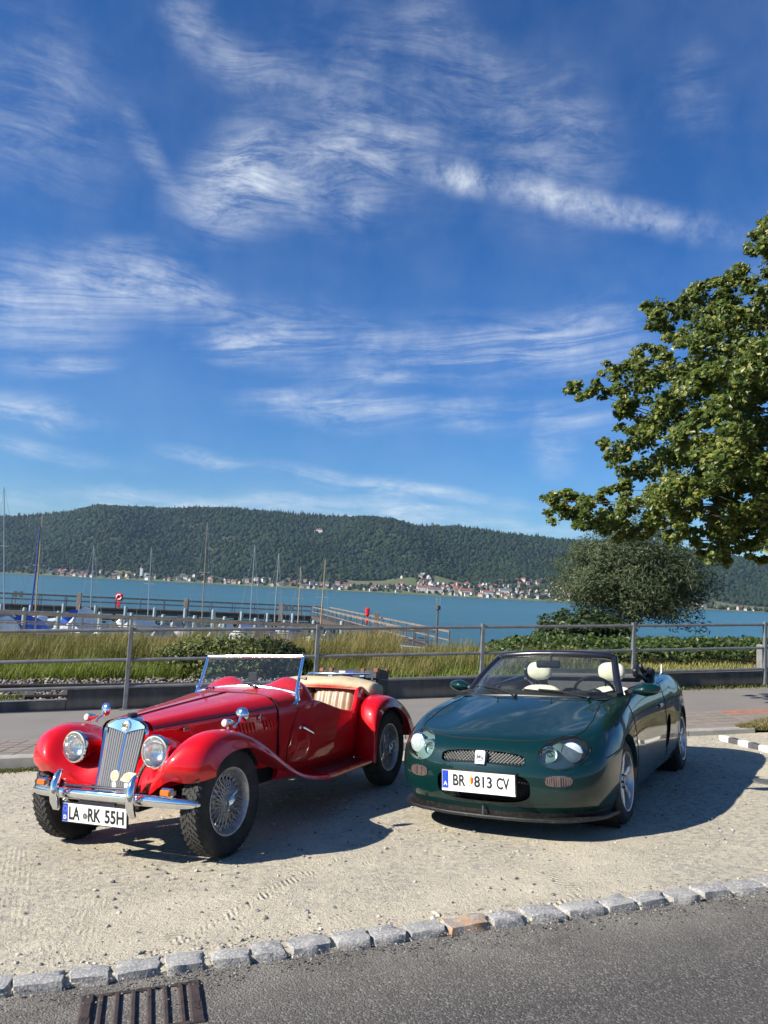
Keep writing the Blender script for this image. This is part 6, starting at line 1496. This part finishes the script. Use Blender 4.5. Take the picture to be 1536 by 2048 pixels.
# ------------------------------------------------------------------ trees and shrubs
def leaves(C, N_, size, shape, squash=1.0):
    """C centres (n,3), N_ normals (n,3) -> leaf polygons of the given outline (k,2)"""
    n = len(C); N_ = N_ / np.linalg.norm(N_, axis=1, keepdims=True); R_ = RNG.normal(size=(n, 3)); U = np.cross(N_, R_); U /= np.linalg.norm(U, axis=1, keepdims=True) + 1e-9; Wv = np.cross(N_, U)
    sh = np.array(shape); k = len(sh); V = C[:, None, :] + size[:, None, None] * (sh[None, :, :1] * U[:, None, :] + sh[None, :, 1:2] * squash * Wv[:, None, :] + (sh[None, :, 2:3] if sh.shape[1] > 2 else 0) * N_[:, None, :])
    b0 = k * np.arange(n)[:, None]; return V.reshape(-1, 3), np.concatenate([b0 + np.array([[0, i, i + 1]]) for i in range(1, k - 1)])
MAPLE = [(0, -.5, 0), (.28, -.32, -.05), (.5, .02, -.10), (.24, .12, 0), (.22, .46, -.12), (0, .30, .02), (-.22, .46, -.12), (-.24, .12, 0), (-.5, .02, -.10), (-.28, -.32, -.05)]
LANCE = [(0, -.5, 0), (.12, -.1, .02), (.08, .25, 0), (0, .5, -.05), (-.08, .25, 0), (-.12, -.1, .02)]
OVAL = [(0, -.5, 0), (.3, -.15, .04), (.26, .25, 0), (0, .5, -.06), (-.26, .25, 0), (-.3, -.15, .04)]
bark = noisy('bark', (.10, .085, .07), (.055, .048, .04), 8, .95, .8, .02)
def inside(poly, x, y):
    c = False; n = len(poly)
    for i in range(n):
        x0, y0 = poly[i]; x1, y1 = poly[i - 1]
        if (y0 > y) != (y1 > y) and x < (x1 - x0) * (y - y0) / (y1 - y0) + x0: c = not c
    return c
def edge_dist(poly, x, y):
    return min(abs(complex(x - a - max(0, min(1, ((x - a) * (c - a) + (y - b_) * (d - b_)) / ((c - a) ** 2 + (d - b_) ** 2 + 1e-9))) * (c - a), y - b_ - max(0, min(1, ((x - a) * (c - a) + (y - b_) * (d - b_)) / ((c - a) ** 2 + (d - b_) ** 2 + 1e-9))) * (d - b_))) for (a, b_), (c, d) in zip(poly, poly[1:]))
CROWN = [(1900, 300), (1640, 360), (1535, 425), (1500, 470), (1470, 500), (1460, 545), (1400, 560), (1345, 600), (1290, 590), (1278, 640), (1325, 680), (1262, 685), (1250, 720), (1195, 715), (1190, 760), (1120, 768), (1150, 805), (1235, 795), (1222, 845), (1240, 880), (1195, 875), (1205, 930), (1235, 960), (1180, 990), (1130, 975), (1085, 990), (1080, 1015), (1110, 1045), (1165, 1055), (1240, 1085), (1320, 1075), (1390, 1095), (1420, 1125), (1462, 1142), (1465, 1100), (1500, 1120), (1560, 1140), (1700, 1130), (1900, 1080), (2150, 900), (2150, 450), (1900, 300)]
TX_, TY_ = 7.7, 11.2; tz0 = gz(TX_, TY_) + .05
mt = empty('maple_tree', (TX_, TY_, tz0)); tag(mt, 'broad leafy maple overhanging the path at the right', 'tree'); mo = Vector((TX_, TY_, tz0))
sprays = []                                             # branch ends, kept apart so that gaps stay between them
for _ in range(14000):
    u = random.uniform(1075, 2150); v = random.uniform(300, 1145)
    if not inside(CROWN, u, v): continue
    d_ = edge_dist(CROWN, u, v)
    if d_ < 7: continue
    sp_r = min(46, 10 + d_ * .75) * (1.0 if u < 1620 else 1.7); dep = 11.2 + random.uniform(-1, 1) * min(2.6, .30 + d_ * .013)
    if all(math.hypot(u - a, v - b_) + abs(dep - e) * 20 > .70 * (sp_r + c_) for a, b_, c_, e in sprays): sprays.append((u, v, sp_r, dep))
clumps = []
for (u, v, sp_r, dep) in sprays:
    dx_, dy_ = u - 1700, v - 700; L_ = math.hypot(dx_, dy_); dx_ /= L_; dy_ /= L_
    for k in range(max(4, int(sp_r * .36))):
        a, b_ = random.gauss(0, .46) * sp_r, random.gauss(0, .30) * sp_r; uu, vv = u + a * dx_ - b_ * dy_, v + a * dy_ + b_ * dx_
        if not inside(CROWN, uu, vv): continue
        dp = dep + random.gauss(0, .30) * sp_r / 46; clumps.append((at(uu, vv, dp), max(8, sp_r * random.uniform(.24, .42)) / F_PX * dp))
LC, LN = [], []
for c_, r_ in clumps:
    n = int(9 + 300 * r_)
    q = RNG.normal(size=(n, 3)); q /= np.linalg.norm(q, axis=1, keepdims=True); rad = r_ * 1.15 * RNG.random(n) ** .45; P_ = q * rad[:, None] * np.array([1.15, 1.15, .8]); P_[:, 2] -= .15 * r_
    LC.append(np.array(c_) + P_); LN.append(q * .45 + np.array([-.50, -.35, .60]) + RNG.normal(size=(n, 3)) * .5)
LC = np.concatenate(LC); LN = np.concatenate(LN)
V, Fc = leaves(LC, LN, RNG.uniform(.042, .090, len(LC)), MAPLE)
o = link_mesh('crown', fast_mesh('crown', V - np.array(mo), Fc), leafmat('maple_leaf', (.030, .058, .010), (.105, .145, .024), (.29, .285, .06), .38, .36, .4), mt)
tk = MB(); tk.tube([(0, 0, -.1), (.02, 0, .5), (.05, .03, 1.6), (0, 0, 2.6), (-.05, .1, 4.4), (.05, 0, 6.2)], [.24, .19, .17, .16, .12, .05], 12); tk.build('trunk', bark, mt)
lb = MB(); tg = random.sample(clumps, 70)
for k, (c_, r_) in enumerate(tg):
    e = Vector(c_) - mo; h0 = max(1.6, min(5.4, e.z * .65 + .3)); s0 = Vector((0, 0, h0)); w = .055 if k < 24 else .025
    rj = lambda q: Vector((random.uniform(-q, q), random.uniform(-q, q), random.uniform(-q, q))); lb.tube([s0, s0.lerp(e, .2) + Vector((0, 0, .3)) + rj(.12), s0.lerp(e, .45) + Vector((0, 0, .3)) + rj(.22), s0.lerp(e, .7) + Vector((0, 0, .12)) + rj(.22), e], [w, w * .75, w * .5, w * .28, w * .1], 6)
lb.build('limbs', bark, mt)

def tree_ball(name, label, cat, centre, rad, n, size, shape, matl, base=None, droop=0.0, inner=.45, seed=1, lump=.25, tr=.12, stems=1):
    r = empty(name, base if base is not None else (centre[0], centre[1], centre[2] - rad[2])); tag(r, label, cat); o0 = np.array(r.location)
    rg = np.random.default_rng(seed); q = rg.normal(size=(n, 3)); q /= np.linalg.norm(q, axis=1, keepdims=True)
    lm = np.array([1 + lump * mnoise.noise(Vector((a * 2.2 + seed, b_ * 2.2, c_ * 2.2))) + lump * .6 * mnoise.noise(Vector((a * 6, b_ * 6 + seed, c_ * 6))) for a, b_, c_ in q])
    P_ = q * (lm * (inner + (1 - inner) * rg.random(n) ** .5))[:, None] * np.array(rad); P_[:, 2] -= droop * (np.hypot(P_[:, 0], P_[:, 1]) / rad[0]) ** 2
    N_ = q * .6 + np.array([-.2, -.2, .5]) + rg.normal(size=(n, 3)) * .6
    V, Fc = leaves(np.array(centre) + P_, N_, rg.uniform(.7, 1.3, n) * size, shape); link_mesh('crown', fast_mesh('crown', V - o0, Fc), matl, r)
    mb = MB(); ct = Vector(np.array(centre) - o0)
    for k in range(stems):
        jx = Vector((random.uniform(-.3, .3), random.uniform(-.3, .3), 0)) * (0 if stems == 1 else 1); mb.tube([jx * .3 + Vector((0, 0, -.2)), jx + ct * .5, ct + jx * 2], [tr, tr * .8, tr * .3], 8)
    for k in range(14):
        i = int(rg.integers(n)); e = Vector(np.array(centre) + P_[i] * .8 - o0); mb.tube([ct * random.uniform(.55, .9), ct.lerp(e, .5) + Vector((0, 0, .1)), e], [tr * .4, tr * .25, tr * .08], 5)
    mb.build('trunk', bark, r); return r
wc = at(1262, 1158, 27)
tree_ball('willow_tree', 'round grey green willow on the shore behind the railing', 'tree', (wc.x, wc.y, wc.z + .22), (2.6, 2.4, 1.90), 38000, .15, LANCE, leafmat('willow_leaf', (.032, .048, .020), (.070, .092, .042), (.13, .15, .088), .5, .25), base=(wc.x + .15, wc.y, -1.1), droop=.34, inner=.25, seed=3, lump=.55, tr=.15)
dc = at(1170, 1268, 24.5)
tree_ball('shoreline_bush', 'dark green leafy bush below the willow', 'bush', (dc.x, dc.y, dc.z - .12), (1.6, 1.3, .80), 9000, .13, OVAL, leafmat('dark_bush', (.012, .026, .010), (.030, .052, .016), (.07, .095, .03), .45, .2), base=(dc.x, dc.y, dc.z - 1.3), seed=5, lump=.3, tr=.06, stems=4)
sc_ = at(448, 1318, 15.9)
tree_ball('track_shrub', 'low dense green shrub beside the railway behind the red car\'s windscreen', 'bush', (sc_.x, sc_.y, sc_.z - .08), (1.35, .75, .54), 11000, .07, OVAL, leafmat('shrub_leaf', (.045, .062, .016), (.11, .135, .035), (.22, .22, .08), .5, .3), base=(sc_.x, sc_.y, sc_.z - .85), seed=8, lump=.3, tr=.03, stems=5)
s2 = at(545, 1318, 16.1)
tree_ball('track_shrub', 'darker small shrub at the right end of the railway shrub', 'bush', (s2.x, s2.y, s2.z - .05), (.75, .6, .46), 5000, .07, OVAL, leafmat('shrub_dark', (.012, .022, .010), (.03, .045, .015), (.06, .08, .03), .5, .2), base=(s2.x, s2.y, s2.z - .7), seed=9, lump=.3, tr=.025, stems=4)
# hedge on the right: rows of shrubs grown together
hm_ = leafmat('hedge_leaf', (.020, .044, .010), (.055, .090, .020), (.14, .16, .045), .42, .25); hb_ = empty('hedge'); x0 = 3.2; hb_.location = (9, back(9, 5.4), zb(9, 5.4)); tag(hb_, 'low untrimmed green hedge between the lawn and the lake', 'hedge'); n = 30000
X = RNG.uniform(2.6, 24, n); dd_ = RNG.uniform(4.0, 6.8, n); top_ = np.array([.30 + .16 * mnoise.noise(Vector((x * 1.3, d * 1.3, 2))) + .10 * mnoise.noise(Vector((x * 4, d * 4, 2))) for x, d in zip(X, dd_)]) * np.clip((X - 2.2) / 1.2, .3, 1); prof_ = np.sqrt(np.clip(1 - ((dd_ - 5.4) / 1.5) ** 2, 0, 1))
base_ = np.array([zb(x, d) + zright(x) for x, d in zip(X, dd_)]); Z = base_ + .05 + (top_ + .20) * prof_ * RNG.random(n) ** .35
C = np.column_stack([X, [back(x, d) for x, d in zip(X, dd_)], Z]); N_ = RNG.normal(size=(n, 3)) * .5 + np.array([-.1, -.4, .8]); V, Fc = leaves(C, N_, RNG.uniform(.07, .14, n), OVAL)
link_mesh('foliage', fast_mesh('foliage', V - np.array(hb_.location), Fc), hm_, hb_)
st2 = MB()
for k in range(40): xx = random.uniform(3.5, 23); st2.tube([Vector((xx, back(xx, 5.4), zb(xx, 5.4) + zright(xx) - .1)) - Vector(hb_.location), Vector((xx + random.uniform(-.2, .2), back(xx, 5.4), zb(xx, 5.4) + zright(xx) + .35)) - Vector(hb_.location)], .014, 5)
st2.build('stems', bark, hb_)
# ------------------------------------------------------------------ the air over the lake
hz = bpy.data.materials.new('haze_air'); hz.use_nodes = True; t = NT(hz.node_tree); t.n.clear()
vo = t.new('ShaderNodeVolumePrincipled', {'Color': (.50, .72, 1.0), 'Density': 4.0e-5, 'Anisotropy': .2})
t.new('ShaderNodeOutputMaterial', {'Volume': vo.outputs[0]})
tag(MB().box((0, 2350, 195), (12000, 4900, 410)).build('haze', hz, None, smooth=False), 'thin blue haze over the lake', 'haze', kind='stuff')

# ------------------------------------------------------------------ look-alikes told apart by their order from the left
ONES = 'first second third fourth fifth sixth seventh eighth ninth tenth eleventh twelfth thirteenth fourteenth fifteenth sixteenth seventeenth eighteenth nineteenth'.split()
def ordinal(n):
    if n <= 19: return ONES[n - 1]
    tens = {2: ('twentieth', 'twenty'), 3: ('thirtieth', 'thirty'), 4: ('fortieth', 'forty'), 5: ('fiftieth', 'fifty'), 6: ('sixtieth', 'sixty')}[n // 10]
    return tens[0] if n % 10 == 0 else tens[1] + '-' + ONES[n % 10 - 1]
alike = {}
for o in S.objects:
    if o.parent is None and o.get('group') and o.get('label'): alike.setdefault(o['label'], []).append(o)
for lab, obs in alike.items():
    if len(obs) > 1:
        obs.sort(key=lambda o: math.atan2(o.location.x, o.location.y))
        for k, o in enumerate(obs): o['label'] = ordinal(k + 1) + ' from left: ' + lab
